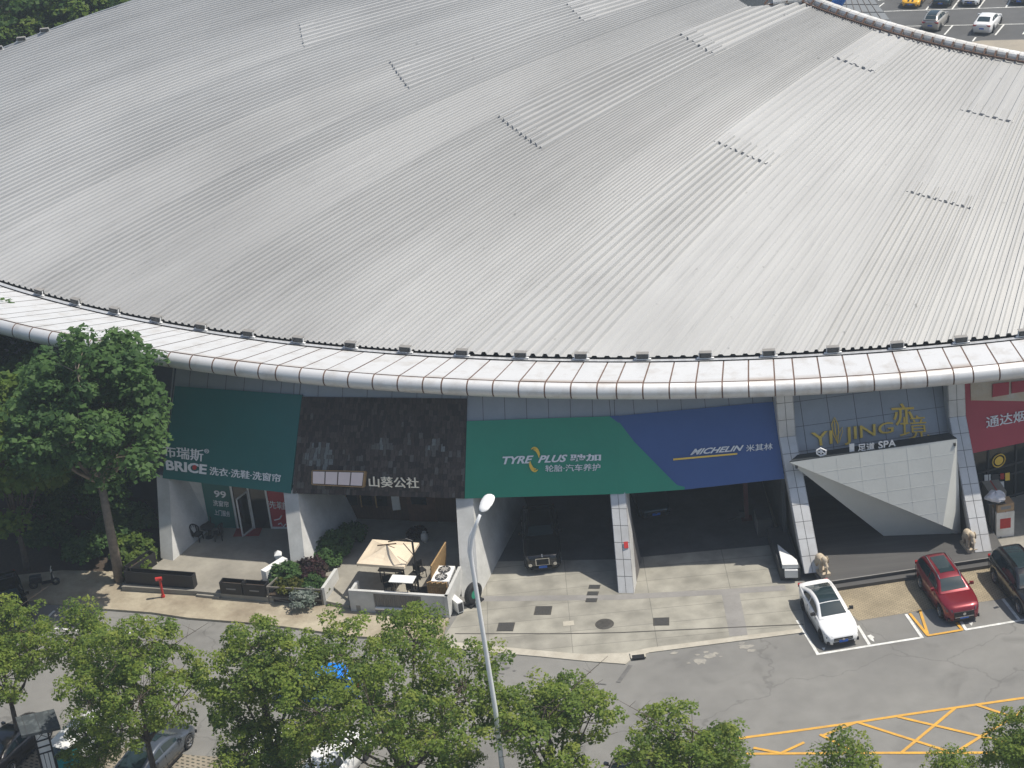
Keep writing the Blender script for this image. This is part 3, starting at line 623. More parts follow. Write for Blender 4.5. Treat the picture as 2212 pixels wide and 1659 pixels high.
m = MB(); m.prism([P1+Vector((0, 0, .012)), P2+Vector((0, 0, .012)), P2b+Vector((0, 0, .012)), P1b+Vector((0, 0, .012))], (0, 0, .03)); m.build('canopy_top', MT['slate'], cn, True)
jm = MB(); nn_ = (P2-P1).cross(V1-P1).normalized(); nn_ = nn_ if nn_.y < 0 else -nn_
def inside(p, A, B_, C_):
    def sgn(a, b, c): return (b-a).cross(c-a).dot(nn_)
    s1, s2, s3 = sgn(A, B_, p), sgn(B_, C_, p), sgn(C_, A, p); return (s1 >= 0) == (s2 >= 0) == (s3 >= 0)
ud = (P2-P1).normalized(); vd = ud.cross(nn_).normalized(); vd = vd if vd.z < 0 else -vd
for hh in [.75*k for k in range(1, 7)]:
    run = [P1+ud*(x*.1)+vd*hh for x in range(0, 100) if inside(P1+ud*(x*.1)+vd*hh, P1, P2, V1)]
    if len(run) > 2: jm.bar(run[0]+nn_*.003, run[-1]+nn_*.002, .010, .005)
for ww in [1.2*k for k in range(1, 9)]:
    run = [P1+ud*ww+vd*(x*.1) for x in range(0, 80) if inside(P1+ud*ww+vd*(x*.1), P1, P2, V1)]
    if len(run) > 2: jm.bar(run[0]+nn_*.003, run[-1]+nn_*.002, .010, .005)
jm.build('panel_joint', mat('soft_joint', (.58, .59, .565), .7), cn, True)
m = MB()
for p in (P1, P2): m.lathe([(0, 0), (.07, 0), (.07, .16), (0, .16)], (p.x+(.35 if p is P1 else -.12), p.y-.06, p.z-.35), 'Z', 8)
m.build('spotlight', MT['dgrey'], cn, True)
pl = plane(5, .03); sp = thing('shop_sign', 'gold YIJING letters with a leaf and white SPA letters above the canopy', 'sign', (18.4, 89.5, 4.9))
lettering('YI', sp, MT['gold'], Z('r', (538, 562), (692, 543), (694, 640), (560, 662)), pl, bold=.005, ext=.12)
lettering('JING', sp, MT['gold'], Z('r', (780, 522), (1136, 480), (1138, 582), (786, 652)), pl, bold=.005, ext=.12)
lettering('亦', sp, MT['gold'], Z('r', (1116, 350), (1288, 345), (1284, 500), (1146, 512)), pl, bold=.012, ext=.06)
lettering('境', sp, MT['gold'], Z('r', (1184, 445), (1372, 430), (1402, 605), (1186, 612)), pl, bold=-.004, ext=.04)
m = MB()
for path in ([(735, 640), (700, 560), (692, 500), (712, 448)], [(735, 640), (742, 560), (738, 500), (712, 448)], [(738, 640), (735, 580), (770, 520), (772, 550), (745, 632)], [(735, 640), (718, 560), (712, 470)]):
    m.tube([onp(zx('r', *p), (pl[0]+pl[1]*.08, pl[1])) for p in path], [.016, .028, .028, .014][:len(path)] if len(path) < 5 else .018, 6)
m.build('leaf_emblem', MT['gold'], sp, True)
cp_ = (P1*.5+P2*.5+Vector((0, .12, 0)), Vector((ud.y, -ud.x, 0)).normalized())
lettering('足道', sp, MT['letter'], Z('r', (878, 640), (1002, 628), (1002, 682), (882, 692)), cp_, bold=.008)
lettering('SPA', sp, MT['letter'], Z('r', (1028, 622), (1157, 604), (1157, 656), (1030, 674)), cp_, bold=.02)
m = MB(); board(m, Z('r', (820, 645), (856, 641), (856, 698), (822, 702)), cp_, .06)
for path in ([(582, 690), (610, 672), (650, 690), (648, 716), (610, 728), (584, 712), (582, 690)], [(592, 700), (625, 700), (640, 712)], [(606, 682), (622, 694), (612, 716)]):
    m.tube([onp(zx('r', *p), cp_) for p in path], .045, 6)
m.build('white_emblem', MT['letter'], sp, True)
# liquor shop, red
pl = plane(6, .16); rs = thing('shop_sign', 'red sign with white 通达烟 lettering and a beige upper panel', 'sign', FT[6]+(FT[7]-FT[6])*.4)
m = MB(); board(m, Z('n', (272, 100), (1300, 20), (1300, 500), (360, 698)), pl, .14); m.build('board', MT['rsign'], rs, True)
m = MB(); board(m, Z('n', (356, 90), (1300, 20), (1300, 278), (360, 262)), (pl[0]+pl[1]*.03, pl[1]), .03); m.build('upper_panel', mat('beige_panel', (.55, .42, .26), .5, 0, .2, .7, (.6, .55, .46)), rs, True)
m = MB()
for q in ([(540, 128), (672, 112), (670, 215), (538, 236)], [(694, 112), (830, 96), (830, 186), (696, 206)], [(852, 94), (980, 78), (980, 166), (853, 184)]):
    board(m, Z('n', *q), (pl[0]+pl[1]*.12, pl[1]), .09)
m.build('red_tablet', MT['rsign'], rs, True)
lettering('通达烟酒', rs, MT['letter'], Z('n', (478, 398), (915, 322), (915, 410), (482, 492)), pl, bold=.008)

# ------------------------------------------------------------------ shop fronts
sf = thing('laundry_shop', 'white framed glass door front of the laundry with a green and a red poster', 'shop front', (-15.5, 95.4, .4))
wy = lambda x: 95.5-.22*(x+15.4)
def wq(x0, x1, z0, z1, off=0): return [(x0, wy(x0)-off, z0), (x1, wy(x1)-off, z0), (x1, wy(x1)-off, z1), (x0, wy(x0)-off, z1)]
m = MB(); m.prism(wq(-19.6, -12.6, .4, 4.3), (0, .1, 0)); m.build('back_wall', MT['plaster'], sf, True)
m = MB(); m.prism(wq(-17.9, -16.35, .42, 3.7, .06), (0, .04, 0)); m.build('green_poster', MT['tsign'], sf, True)
m = MB(); m.prism(wq(-14.25, -12.85, .5, 3.4, .06), (0, .04, 0)); m.build('red_poster', MT['rsign'], sf, True)
sp_ = (Vector((-15.4, wy(-15.4)-.07, 2)), Vector((-.21, -.98, 0)).normalized())
Zu = lambda *p: Z('u1', *p)
lettering('99', sf, MT['letter'], Zu((1552, 975), (1640, 985), (1645, 1035), (1557, 1025)), sp_, bold=.02, ext=.02)
lettering('洗窗帘', sf, MT['letter'], Zu((1545, 1045), (1660, 1058), (1662, 1100), (1550, 1088)), sp_, bold=.008, ext=.02)
lettering('上门服务', sf, MT['letter'], Zu((1555, 1115), (1670, 1128), (1672, 1170), (1560, 1155)), sp_, bold=.005, ext=.02)
lettering('洗鞋', sf, MT['letter'], Zu((1935, 1050), (2075, 1062), (2080, 1118), (1940, 1105)), sp_, bold=-.0, ext=.02)
m = MB()
for path in ([(1990, 1195), (2030, 1185), (2045, 1160)], [(1990, 1255), (2050, 1250), (2075, 1222)], [(2020, 1225), (2040, 1215), (2050, 1232)]):
    m.tube([onp(zx('u1', *p), sp_) for p in path], .04, 5)
m.build('shoe_picture', MT['letter'], sf, True)
m = MB()
for x in (-16.3, -15.35, -14.35):
    m.prism(wq(x, x+.1, .42, 3.9, .12), (0, .1, 0))
m.prism(wq(-16.3, -14.25, 3.6, 3.75, .12), (0, .1, 0)); m.prism(wq(-14.35, -12.8, .42, .52, .12), (0, .1, 0)); m.build('door_frame', MT['white'], sf, True)
m = MB(); m.prism(wq(-15.3, -14.3, .42, 3.7, .05), (0, .03, 0)); m.prism(wq(-16.3, -15.3, .42, 3.7, .05), (0, .03, 0)); m.build('glazing', MT['glass'], sf, True)
dr = MB(); hx = -15.35; hp = Vector((hx, wy(hx)-.12, 0)); dd = Vector((-.55, -.83, 0)).normalized()
for a_, b_ in ((0, .08), (.95, 1.03)): dr.prism([hp+dd*a_+Vector((0, 0, .45)), hp+dd*b_+Vector((0, 0, .45)), hp+dd*b_+Vector((0, 0, 2.9)), hp+dd*a_+Vector((0, 0, 2.9))], (.04, -.03, 0))
for z_ in (.45, 2.82): dr.prism([hp+Vector((0, 0, z_)), hp+dd*1.03+Vector((0, 0, z_)), hp+dd*1.03+Vector((0, 0, z_+.09)), hp+Vector((0, 0, z_+.09))], (.04, -.03, 0))
do = dr.build('open_door', MT['white'], sf, True)
m = MB(); m.poly([hp+dd*.08+Vector((0, 0, .54)), hp+dd*.95+Vector((0, 0, .54)), hp+dd*.95+Vector((0, 0, 2.82)), hp+dd*.08+Vector((0, 0, 2.82))]); po = m.build('door_pane', MT['glass'], do); po.location = -sf.location
cafe = thing('cafe_shop', 'dark brown timber cafe front with narrow windows, pale curtains and a wooden door', 'shop front', (-7.6, 94.3, .5))
cy_ = lambda x: 94.6-.28*(x+7.6)
def cq(x0, x1, z0, z1, off=0): return [(x0, cy_(x0)-off, z0), (x1, cy_(x1)-off, z0), (x1, cy_(x1)-off, z1), (x0, cy_(x0)-off, z1)]
m = MB(); m.prism(cq(-12.3, -3.2, .4, 4.3), (0, .12, 0)); m.build('timber_wall', MT['wood'], cafe, True)
for k in range(3):
    m = MB(); m.prism(cq(-9.9+k*.85, -9.3+k*.85, 1.4, 3.2, .04), (0, .03, 0)); w_ = m.build('window', MT['glass'], cafe, True)
    m = MB(); m.prism(cq(-9.98+k*.85, -9.9+k*.85, 1.3, 3.3, .08), (0, .07, 0)); f_ = m.build('window_frame', MT['bamboo'], w_); f_.location = -cafe.location
for x in (-10.6, -7.3):
    m = MB()
    for j in range(6): m.lathe([(.05, 1.2), (.055, 2.2), (.05, 3.3)], (x+j*.07, cy_(x)-.1, 0), 'Z', 8)
    m.build('curtain', MT['white'], cafe, True)
m = MB(); m.prism(cq(-6.5, -4.9, .5, 3.1, .06), (0, .05, 0)); d_ = m.build('door', mat('door_wood', (.13, .06, .035), .6, 0, .3, 4), cafe, True)
m = MB(); m.prism(cq(-6.25, -5.4, 1.6, 2.8, .08), (0, .03, 0)); p_ = m.build('door_pane', MT['glass'], d_); p_.location = -cafe.location
rw = thing('liquor_shop', 'dark glass front of the liquor shop with a yellow round emblem under the red sign', 'shop front', (27, 91, 0))
a, b = FT[6]+Vector((0, 1.2, 0)), FT[7]+Vector((0, 1.2, 0)); ux = (b-a).normalized(); a = a-ux*.2
m = MB(); m.prism([V3(a, 0), V3(a+ux*9, 0), V3(a+ux*9, 4.3), V3(a, 4.3)], (0, .1, 0)); m.build('glazing', MT['glass'], rw, True)
m = MB()
for k in range(6): m.bar(V3(a+ux*(k*1.7), 0)+Vector((0, -.03, 0)), V3(a+ux*(k*1.7), 4.2)+Vector((0, -.03, 0)), .1, .08)
for z_ in (.15, 1.5, 2.1): m.bar(V3(a, z_)+Vector((0, -.03, 0)), V3(a+ux*9, z_)+Vector((0, -.03, 0)), .06, .08)
m.build('window_frame', MT['dgrey'], rw, True)
pw = (V3(a, 0)+Vector((0, -.06, 0)), Vector((ux.y, -ux.x, 0)).normalized())
m = MB(); c0 = onp(zx('n', 588, 755), pw)
m.tube([c0+ux*.38*math.cos(k*PI/10)+Vector((0, 0, .38*math.sin(k*PI/10))) for k in range(21)], .035, 6); m.prism([c0+ux*.26*math.cos(k*PI/8)+Vector((0, 0, .26*math.sin(k*PI/8))) for k in range(16)], pw[1]*.02)
m.build('round_emblem', MT['gold'], rw, True)
m = MB()
for q, mi in (([(470, 872), (520, 868), (522, 920), (472, 925)], 0), ([(530, 870), (590, 862), (592, 915), (532, 922)], 1), ([(600, 862), (630, 858), (632, 905), (602, 910)], 2), ([(640, 858), (676, 852), (678, 915), (642, 920)], 3), ([(580, 930), (630, 924), (632, 975), (582, 982)], 0)):
    board(m, Z('n', *q), (pw[0]+pw[1]*.02, pw[1]), .02, mi)
m.build('window_poster', [MT['white'], MT['dgrey'], MT['redp'], MT['gold']], rw, True)

# ------------------------------------------------------------------ terraces
TZ = .4
slab('laundry_terrace', [g(262, 1267, TZ), g(425, 1277, TZ), g(590, 1292, TZ), Vector((-12.9, 90, 0)), Vector((-12.6, 96, 0)), Vector((-20.2, 97.5, 0)), g(352, 1208, TZ)], MT['concrete'], .0, TZ)
slab('terrace_step', [g(*zx('b1', 1425, 268), .2), g(*zx('b1', 1590, 285), .2), g(*zx('b1', 1610, 255), .2), g(*zx('b1', 1450, 238), .2)], MT['concrete'], .12, .26)
CZ = .5
slab('cafe_terrace', [Vector((-12.4, 95.5, 0)), Vector((-12.3, 90.2, 0)), Vector((-10.75, 88.5, 0)), Vector((-9.3, 86.1, 0)), Vector((-4.5, 84.75, 0)), Vector((-3.5, 88, 0)), Vector((-3.6, 95, 0))], MT['concrete'], .0, CZ)
slab('cafe_ramp', [Vector((-10.75, 88.5, 0)), Vector((-10.95, 87.1, 0)), Vector((-9.7, 86.4, 0)), Vector((-9.3, 87.4, 0))], MT['concrete'], .10, .34)
DZ = .4
dk = thing('deck', 'dark grey boarded entrance deck with two front steps in front of the spa', 'deck', (18.5, 85, 0))
dA, dB = g(1772, 1259, DZ), g(2175, 1199, DZ); dn = Vector((dB.y-dA.y, -(dB.x-dA.x), 0)).normalized(); dn = dn if dn.y < 0 else -dn
dbk = [Vector((24.2, 93, 0)), Vector((13.7, 93, 0))]
m = MB(); m.prism([V3(dA, .16), V3(dB, .16), V3(dbk[0], .16), V3(dbk[1], .16)], (0, 0, DZ-.16)); m.build('platform', MT['deck'], dk, True)
m = MB(); m.prism([V3(dA+dn*.38-(dB-dA).normalized()*.15, 0), V3(dB+dn*.38, 0), V3(dB, 0), V3(dA-(dB-dA).normalized()*.15, 0)], (0, 0, .2)); m.build('step', MT['deck'], dk, True)
m = MB(); m.bar(V3(dA+dn*.01, DZ+.004), V3(dB+dn*.01, DZ+.004), .06, .02); m.build('nosing', MT['band'], dk, True)
sd = thing('side_block', 'dark grey low block with a white stone wedge beside the spa deck', 'planter', (13.2, 85.6, 0))
m = MB(); m.prism([(12.75, 84.95, 0), (13.75, 84.75, 0), (13.75, 89, 0), (12.75, 89, 0)], (0, 0, .8)); m.build('grey_base', MT['dgrey'], sd, True)
m = MB(); m.prism([(12.85, 84.85, .8), (13.65, 84.72, .8), (13.65, 85.2, .8), (12.95, 86.9, .8)], (0, 0, .22)); m.prism([(12.95, 84.72, .3), (13.6, 84.6, .3), (13.6, 84.95, .3), (12.95, 85.05, .3)], (0, 0, .45)); m.build('white_wedge', MT['white'], sd, True)
# planters on the laundry terrace
def planter(name, a, b, w, h, z, lab, group='black planter boxes on the laundry terrace'):
    c = (a+b)/2; t_ = thing(name, lab, 'planter', V3(c, z), math.atan2(b.y-a.y, b.x-a.x), group); L = (b-a).length
    m = MB(); wt = .05
    for yy in (-w/2+wt/2, w/2-wt/2): m.box((0, yy, h/2), (L, wt, h))
    for xx in (-L/2+wt/2, L/2-wt/2): m.box((xx, 0, h/2), (wt, w-2*wt, h))
    m.build('box', MT['black'], t_); m = MB(); m.box((0, 0, h*.35), (L-2*wt-.01, w-2*wt-.01, h*.7)); m.build('soil', MT['soil'], t_); return t_
pf_ = lambda x, y, z=TZ: g(*zx('b1', x, y), z)
planter('planter_box', pf_(925, 180)+Vector((0, .2, 0)), pf_(1420, 218)+Vector((0, .2, 0)), .45, .78, TZ, 'long black planter box along the terrace front by the red hydrant')
p_ = planter('planter_box', g(279, 1252, TZ), g(333, 1216, TZ), .5, .78, TZ, 'black planter box along the left side of the terrace, running back to the white fin')
pa, pb_, pc = pf_(1615, 250), pf_(1778, 263), pf_(1945, 276)
for a_, b_, lb in ((pa, pb_-(pc-pb_)*.02, 'short black planter box with a pale strip, right of the terrace step'), (pb_+(pc-pb_)*.02, pc, 'short black planter box with a pale strip, next to the cafe flower bed')):
    t_ = planter('planter_box', a_+Vector((0, .2, 0)), b_+Vector((0, .2, 0)), .5, .7, TZ, lb)
    m = MB(); m.box((0, -.257, .34), (.55, .01, .08)); m.build('pale_strip', MT['band'], t_)
hy = thing('hydrant', 'red standpipe hydrant on the pavement before the black planter', 'hydrant', g(*zx('b1', 1185, 278), .12))
m = MB(); m.tube([(0, 0, 0), (0, 0, .12)], .14, 12); m.tube([(0, 0, .1), (0, 0, 1.25)], .085, 12); m.build('standpipe', MT['redp'], hy, smooth=False)
m = MB(); m.tube([(-.28, -.02, 1.26), (.16, 0, 1.26)], .12, 12); m.tube([(-.2, -.02, 1.26), (-.2, -.12, 1.2)], .07, 10); m.build('outlet_head', MT['redp'], hy); hy.scale = (.8, .8, .92)
gp = thing('gate_pillar', 'short white stepped pillar between the laundry terrace and flower bed', 'pillar', g(605.6, 1226, .4))
m = MB(); m.box((0, 0, .4), (.3, .3, .8)); m.build('shaft', MT['white'], gp); m = MB(); m.box((0, 0, .84), (.4, .4, .08)); m.add([(-.2, -.2, .88), (.2, -.2, .88), (.2, .2, .88), (-.2, .2, .88), (0, 0, 1.1)], [(0, 1, 4), (1, 2, 4), (2, 3, 4), (3, 0, 4)]); m.build('cap', MT['white'], gp)
gw = MB(); gw.box((0, 0, .4), (.4, 1.6, .8)); o = gw.build('low_wall', MT['white']); o.location = g(597, 1246, .4); dq_ = g(614, 1234, .4)-g(582, 1254, .4); o.rotation_euler = (0, 0, math.atan2(dq_.y, dq_.x)-PI/2); tag(o, 'low white wall running forward from the stepped pillar', 'wall')
dmat = MB(); dmat.box((0, 0, .012), (1.5, .95, .02)); o = dmat.build('door_mat', MT['matting']); o.location = g(*zx('u1', 1800, 1280), TZ); o.rotation_euler = (0, 0, -.15); tag(o, 'red door mat before the laundry doors', 'mat')
def armchair(loc, rz, lab):
    t_ = thing('armchair', lab, 'chair', loc, rz, 'wicker chairs by the laundry wall')
    m = MB(); m.box((0, 0, .42), (.52, .5, .08)); m.build('seat', MT['black'], t_)
    m = MB()
    for k in range(7):
        a_ = PI*(k/6); m.bar((.29*math.cos(a_), .05+.24*math.sin(a_), .42), (.32*math.cos(a_), .05+.28*math.sin(a_), .68+.28*math.sin(a_)), .07, .05)
    m.tube([(.32*math.cos(PI*k/8), .05+.28*math.sin(PI*k/8), .68+.28*math.sin(PI*k/8)) for k in range(9)], .035, 6); m.build('backrest', MT['black'], t_)
    for sx in (-1, 1):
        for sy in (-1, 1): m = MB(); m.bar((.22*sx, .2*sy, 0), (.2*sx, .18*sy, .4), .05); m.build('leg', MT['black'], t_)
    return t_
armchair(g(*zx('u1', 1440, 1340), TZ), 1.2, 'black wicker armchair against the white laundry side wall, the left one')
armchair(g(*zx('u1', 1590, 1335), TZ), -1.5, 'black wicker armchair right of the small table by the laundry wall')
armchair(g(*zx('u1', 1500, 1265), TZ), .1, 'black wicker armchair behind the small table by the laundry wall')
t_ = thing('round_table', 'small black round table between the wicker armchairs', 'table', g(*zx('u1', 1520, 1320), TZ))
m = MB(); m.lathe([(0, .68), (.42, .68), (.42, .72), (0, .72)], n=20); m.build('tabletop', MT['black'], t_); m = MB(); m.lathe([(.24, 0), (.2, .03), (.04, .06), (.04, .68)], n=12); m.build('pedestal', MT['black'], t_)

# ------------------------------------------------------------------ cafe terrace
tw = thing('terrace_wall', 'low white cafe terrace wall with a grey slatted middle panel', 'wall', (-7, 85.4, .12))
wa_, wb_ = Vector((-9.6, 86.2, .1)), Vector((-4.45, 84.6, .1)); wu = (wb_-wa_).normalized(); wn = Vector((wu.y, -wu.x, 0)); WL = (wb_-wa_).length; H_ = 1.3
def wseg(mb, s0, s1, z0, z1, th, off=0, mi=0): mb.prism([wa_+wu*s0+wn*off+Vector((0, 0, z0)), wa_+wu*s1+wn*off+Vector((0, 0, z0)), wa_+wu*s1+wn*off+Vector((0, 0, z1)), wa_+wu*s0+wn*off+Vector((0, 0, z1))], -wn*th, mi)
m = MB(); wseg(m, 0, 1.35, 0, H_, .18); wseg(m, 3.95, WL, 0, H_, .18); wseg(m, 1.35, 3.95, H_-.1, H_, .18)
re = Vector((-3.65, 87.4, .1)); m.prism([wb_, re, re+Vector((0, 0, H_)), wb_+Vector((0, 0, H_))], Vector((-.17, 0, 0)))
la = wa_+Vector((.35, 1.0, 0)); m.prism([wa_+wu*.002, la, la+Vector((0, 0, H_-.1)), wa_+wu*.002+Vector((0, 0, H_-.1))], Vector((.16, .02, 0))); m.build('masonry', MT['plaster'], tw, True)
m = MB()
for k in range(26): wseg(m, 1.37+k*.099, 1.37+k*.099+.085, .42, H_-.1, .04, -.03)
m.build('slat_panel', MT['slat'], tw, True)
m = MB(); wseg(m, 1.4, 3.0, .3, .38, .35, .12); wseg(m, 3.5, 3.75, .3, .38, .2, .05); m.build('ledge', MT['white'], tw, True)
m = MB(); wseg(m, 1.35, 3.95, 0, .4, .1, -.08); m.build('recess', MT['dgrey'], tw, True)
fb = thing('flower_bed', 'raised flower bed with grey timber rail in front of the cafe', 'flower bed', (-12.4, 88.4, .12))
c_ = [Vector((-14.0, 87.95, .12)), Vector((-11.1, 87.1, .12)), Vector((-10.45, 88.9, .12)), Vector((-12.5, 90.3, .12))]
m = MB(); m.prism([p+Vector((0, 0, .02)) for p in c_], (0, 0, .42)); m.build('soil', MT['soil'], fb, True)
m = MB()
for p in (c_[0], c_[1], c_[0]*.5+c_[1]*.5): m.bar(p, p+Vector((0, 0, .95)), .1)
for z_ in (.3, .93): m.bar(c_[0]+Vector((0, -.02, z_)), c_[1]+Vector((0, -.02, z_)), .07, .09); m.bar(c_[0]+Vector((0, 0, z_)), c_[3]+Vector((0, 0, z_+.05)), .07, .09)
m.bar(c_[0]+Vector((0, 0, .3)), c_[1]*.4+c_[0]*.6+Vector((0, 0, .05)), .07); m.build('rail', MT['slat'], fb, True)
m = MB(); m.prism([c_[1]+Vector((0, -.05, 0)), c_[1]+Vector((.18, -.02, 0)), c_[2]+Vector((.18, 0, 0)), c_[2]], (0, 0, 1.05)); m.build('side_wall', MT['plaster'], fb, True)
um = thing('parasol', 'cream square cantilever parasol over the cafe terrace', 'umbrella', (-6.0, 87.1, .5))
cz = 2.35; qs = [g(804.4, 1165, cz), g(905.6, 1172.5, cz), g(872.9, 1224.6, cz), g(770.2, 1217, cz)]; ctr = sum(qs, Vector())/4; apx = ctr+Vector((0, 0, .5))
m = MB()
for i in range(4):
    a_, b_ = qs[i], qs[(i+1) % 4]; mid = (a_+b_)/2+Vector((0, 0, -.03)); N = 6
    for j in range(N):
        P_ = lambda s_, t_: (a_*(1-s_)+b_*s_)*(1-t_)+apx*t_+Vector((0, 0, -.16*math.sin(PI*t_)*(1-abs(2*s_-1))*.6-.06*math.sin(PI*t_)))
        for k in range(5):
            m.add([P_(j/N, k/5), P_((j+1)/N, k/5), P_((j+1)/N, (k+1)/5), P_(j/N, (k+1)/5)], [(0, 1, 2, 3)])
    m.add([a_, b_, b_-Vector((0, 0, .14)), a_-Vector((0, 0, .14))], [(0, 1, 2, 3)])
m.build('canopy', MT['canvas'], um, True)
m = MB(); ex = (qs[1]-qs[0]).normalized(); m.box(apx+Vector((0, 0, .02)), (1.0, .05, .05)); m.build('top_vent', MT['wood'], um, True)
m = MB(); pb0 = g(*zx('b2', 1200, 250), .5); m.tube([pb0, pb0+Vector((.0, 0, 3.2))], .055, 10); m.box(pb0+Vector((0, 0, .05)), (.9, .9, .1)); m.build('mast', MT['black'], um, True)
m = MB(); m.tube([pb0+Vector((0, 0, 3.2)), pb0+Vector((-.3, .02, 3.35)), apx+Vector((.1, 0, .18))], .035, 8); m.tube([pb0+Vector((0, 0, 2.3)), (pb0+apx)/2+Vector((.2, 0, 1.55))], .025, 8); m.build('arm', MT['black'], um, True)
m = MB()
for q_ in qs: m.bar(ctr+Vector((0, 0, .15)), q_+Vector((0, 0, -.16)), .025)
m.build('rib', MT['black'], um, True)
def cafe_table(loc, rz, lab, mt):
    t_ = thing('cafe_table', lab, 'table', loc, rz, 'tables on the cafe terrace')
    m = MB(); m.box((0, 0, .73), (1.3, .7, .04)); m.build('tabletop', mt, t_)
    for sx in (-.55, .55):
        for sy in (-.28, .28): m = MB(); m.bar((sx, sy, 0), (sx, sy, .71), .05); m.build('leg', MT['black'], t_)
cafe_table(g(*zx('b2', 1090, 235), 1.2), -.3, 'white topped cafe table behind the slatted wall', MT['white'])
cafe_table(g(*zx('b2', 1010, 155), 1.2), -.3, 'small dark cafe table under the parasol edge', MT['dgrey'])
def chair(loc, rz, lab):
    t_ = thing('cafe_chair', lab, 'chair', loc, rz, 'black chairs on the cafe terrace')
    m = MB(); m.box((0, 0, .45), (.46, .46, .05)); m.build('seat', MT['black'], t_)
    m = MB(); m.box((0, .22, .72), (.44, .04, .36)); m.bar((-.21, .22, .45), (-.21, .24, .92), .035); m.bar((.21, .22, .45), (.21, .24, .92), .035); m.build('backrest', MT['black'], t_)
    for sx in (-1, 1):
        for sy in (-1, 1): m = MB(); m.bar((.2*sx, .2*sy, 0), (.19*sx, .19*sy, .44), .035); m.build('leg', MT['black'], t_)
for (x, y, rz, lb) in ((975, 190, .3, 'black cafe chair at the left end of the terrace tables'), (1062, 120, .2, 'black cafe chair behind the small dark table'), (1165, 110, -.6, 'black cafe chair beside the parasol mast'), (1210, 80, .5, 'black cafe chair furthest back near the bamboo screen'), (1150, 215, 2.6, 'black cafe chair between the white table and the heat pump')):
    chair(g(*zx('b2', x, y), .95)-Vector((0, 0, .45)), rz, lb)
ac = thing('heat_pump', 'large white air conditioner with two round fans on top, on the cafe terrace', 'air conditioner', (-4.62, 86.75, .5), -.25)
m = MB(); m.box((0, 0, .5), (.95, 1.5, .95)); m.build('casing', MT['white'], ac)
for yy in (-.36, .36):
    m = MB(); m.lathe([(.31, .98), (.33, 1.02), (.28, 1.02), (.27, .985), (.0, .985)], (0, yy, 0), 'Z', 22); f_ = m.build('fan_grille', MT['dgrey'], ac)
    m = MB()
    for k in range(8): m.bar((0, yy, 1.025), (.3*math.cos(k*PI/4), yy+.3*math.sin(k*PI/4), 1.025), .018)
    m.lathe([(.14, 1.02), (.16, 1.032), (.14, 1.032)], (0, yy, 0), 'Z', 16); w_ = m.build('wire_guard', MT['trim'], f_)
m = MB()
for k in range(6): m.box((.482, 0, .17+k*.13), (.02, 1.3, .07))
m.build('louvre', MT['dgrey'], ac)
bf = MB()
for k in range(12): bf.tube([(-.52+k*.094, 0, 0), (-.52+k*.094, 0, 1.0+.04*(k % 3))], .046, 7)
for z_ in (.3, .8): bf.bar((-.56, -.05, z_), (.56, -.05, z_), .03, .06)
o = bf.build('bamboo_screen', MT['bamboo']); o.location = (-4.95, 85.85, .5); o.rotation_euler = (0, 0, -.3); tag(o, 'brown bamboo screen in front of the large air conditioner', 'screen')
bf2 = MB()
for k in range(26): bf2.tube([(0, k*.092, 0), (0, k*.092, 1.75)], .045, 7)
for z_ in (.3, 1.5): bf2.bar((-.05, -.05, z_), (-.05, 2.4, z_), .03, .06)
o = bf2.build('bamboo_fence', MT['bamboo']); o.location = (-5.35, 86.5, .5); o.rotation_euler = (0, .12, -.34); tag(o, 'long tan bamboo fence running back beside the parasol', 'fence')
a2 = thing('condenser_unit', 'small white air conditioner box outside the terrace wall corner', 'air conditioner', (-4.05, 85.35, 0), .5)
m = MB(); m.box((0, 0, .42), (.34, .85, .62)); m.build('casing', MT['white'], a2)
m = MB(); m.lathe([(.23, -.0), (.24, .02), (.2, .02), (.0, .01)], (.172, .1, .42), 'X', 18); m.build('fan_grille', MT['dgrey'], a2)
m = MB(); m.box((0, -.432, .42), (.26, .012, .5)); m.box((0, -.3, .05), (.34, .06, .1)); m.box((0, .3, .05), (.34, .06, .1)); m.build('side_vent', MT['dgrey'], a2)
ts = thing('tyre_stand', 'big upright black tyre with a green face beside the garage entrance', 'tyre', (-3.15, 85.9, 0), -.75)
m = MB(); m.lathe([(.28, -.14), (.52, -.15), (.6, -.09), (.6, .09), (.52, .15), (.28, .14), (.28, -.14)], (0, 0, .62), 'X', 26); m.build('tyre_ring', MT['rubber'], ts, smooth=False)
m = MB(); m.lathe([(0, .1), (.28, .1)], (0, 0, .62), 'X', 22); m.build('green_disc', MT['gsign'], ts); m = MB(); m.box((0, 0, .06), (.5, 1.0, .12)); m.build('base', MT['black'], ts)
can = MB(); can.lathe([(0, 0), (.13, 0), (.13, .3), (.06, .36), (.06, .42), (0, .42)], n=12); o = can.build('white_canister', MT['white']); o.location = (-2.95, 85.55, 0); tag(o, 'small white canister at the foot of the display tyre', 'canister')
cb_ = thing('menu_stand', 'tall dark cabinet with a pale top beside the left cafe wall', 'cabinet', (-11.75, 92.6, .5), .1)
m = MB(); m.box((0, 0, .8), (.6, .5, 1.6)); m.build('cabinet_body', MT['dgrey'], cb_); m = MB(); m.add([(-.42, -.36, 1.6), (.42, -.36, 1.6), (.42, .36, 1.6), (-.42, .36, 1.6), (-.3, -.25, 1.85), (.3, -.25, 1.85), (.3, .25, 1.85), (-.3, .25, 1.85)], [(3, 2, 1, 0), (4, 5, 6, 7), (0, 1, 5, 4), (1, 2, 6, 5), (2, 3, 7, 6), (3, 0, 4, 7)]); m.build('cabinet_top', MT['plaster'], cb_)
vs_ = thing('flower_vase', 'white vase with dried flowers by the wooden cafe door', 'vase', g(*zx('u2', 1243, 1165), .5))
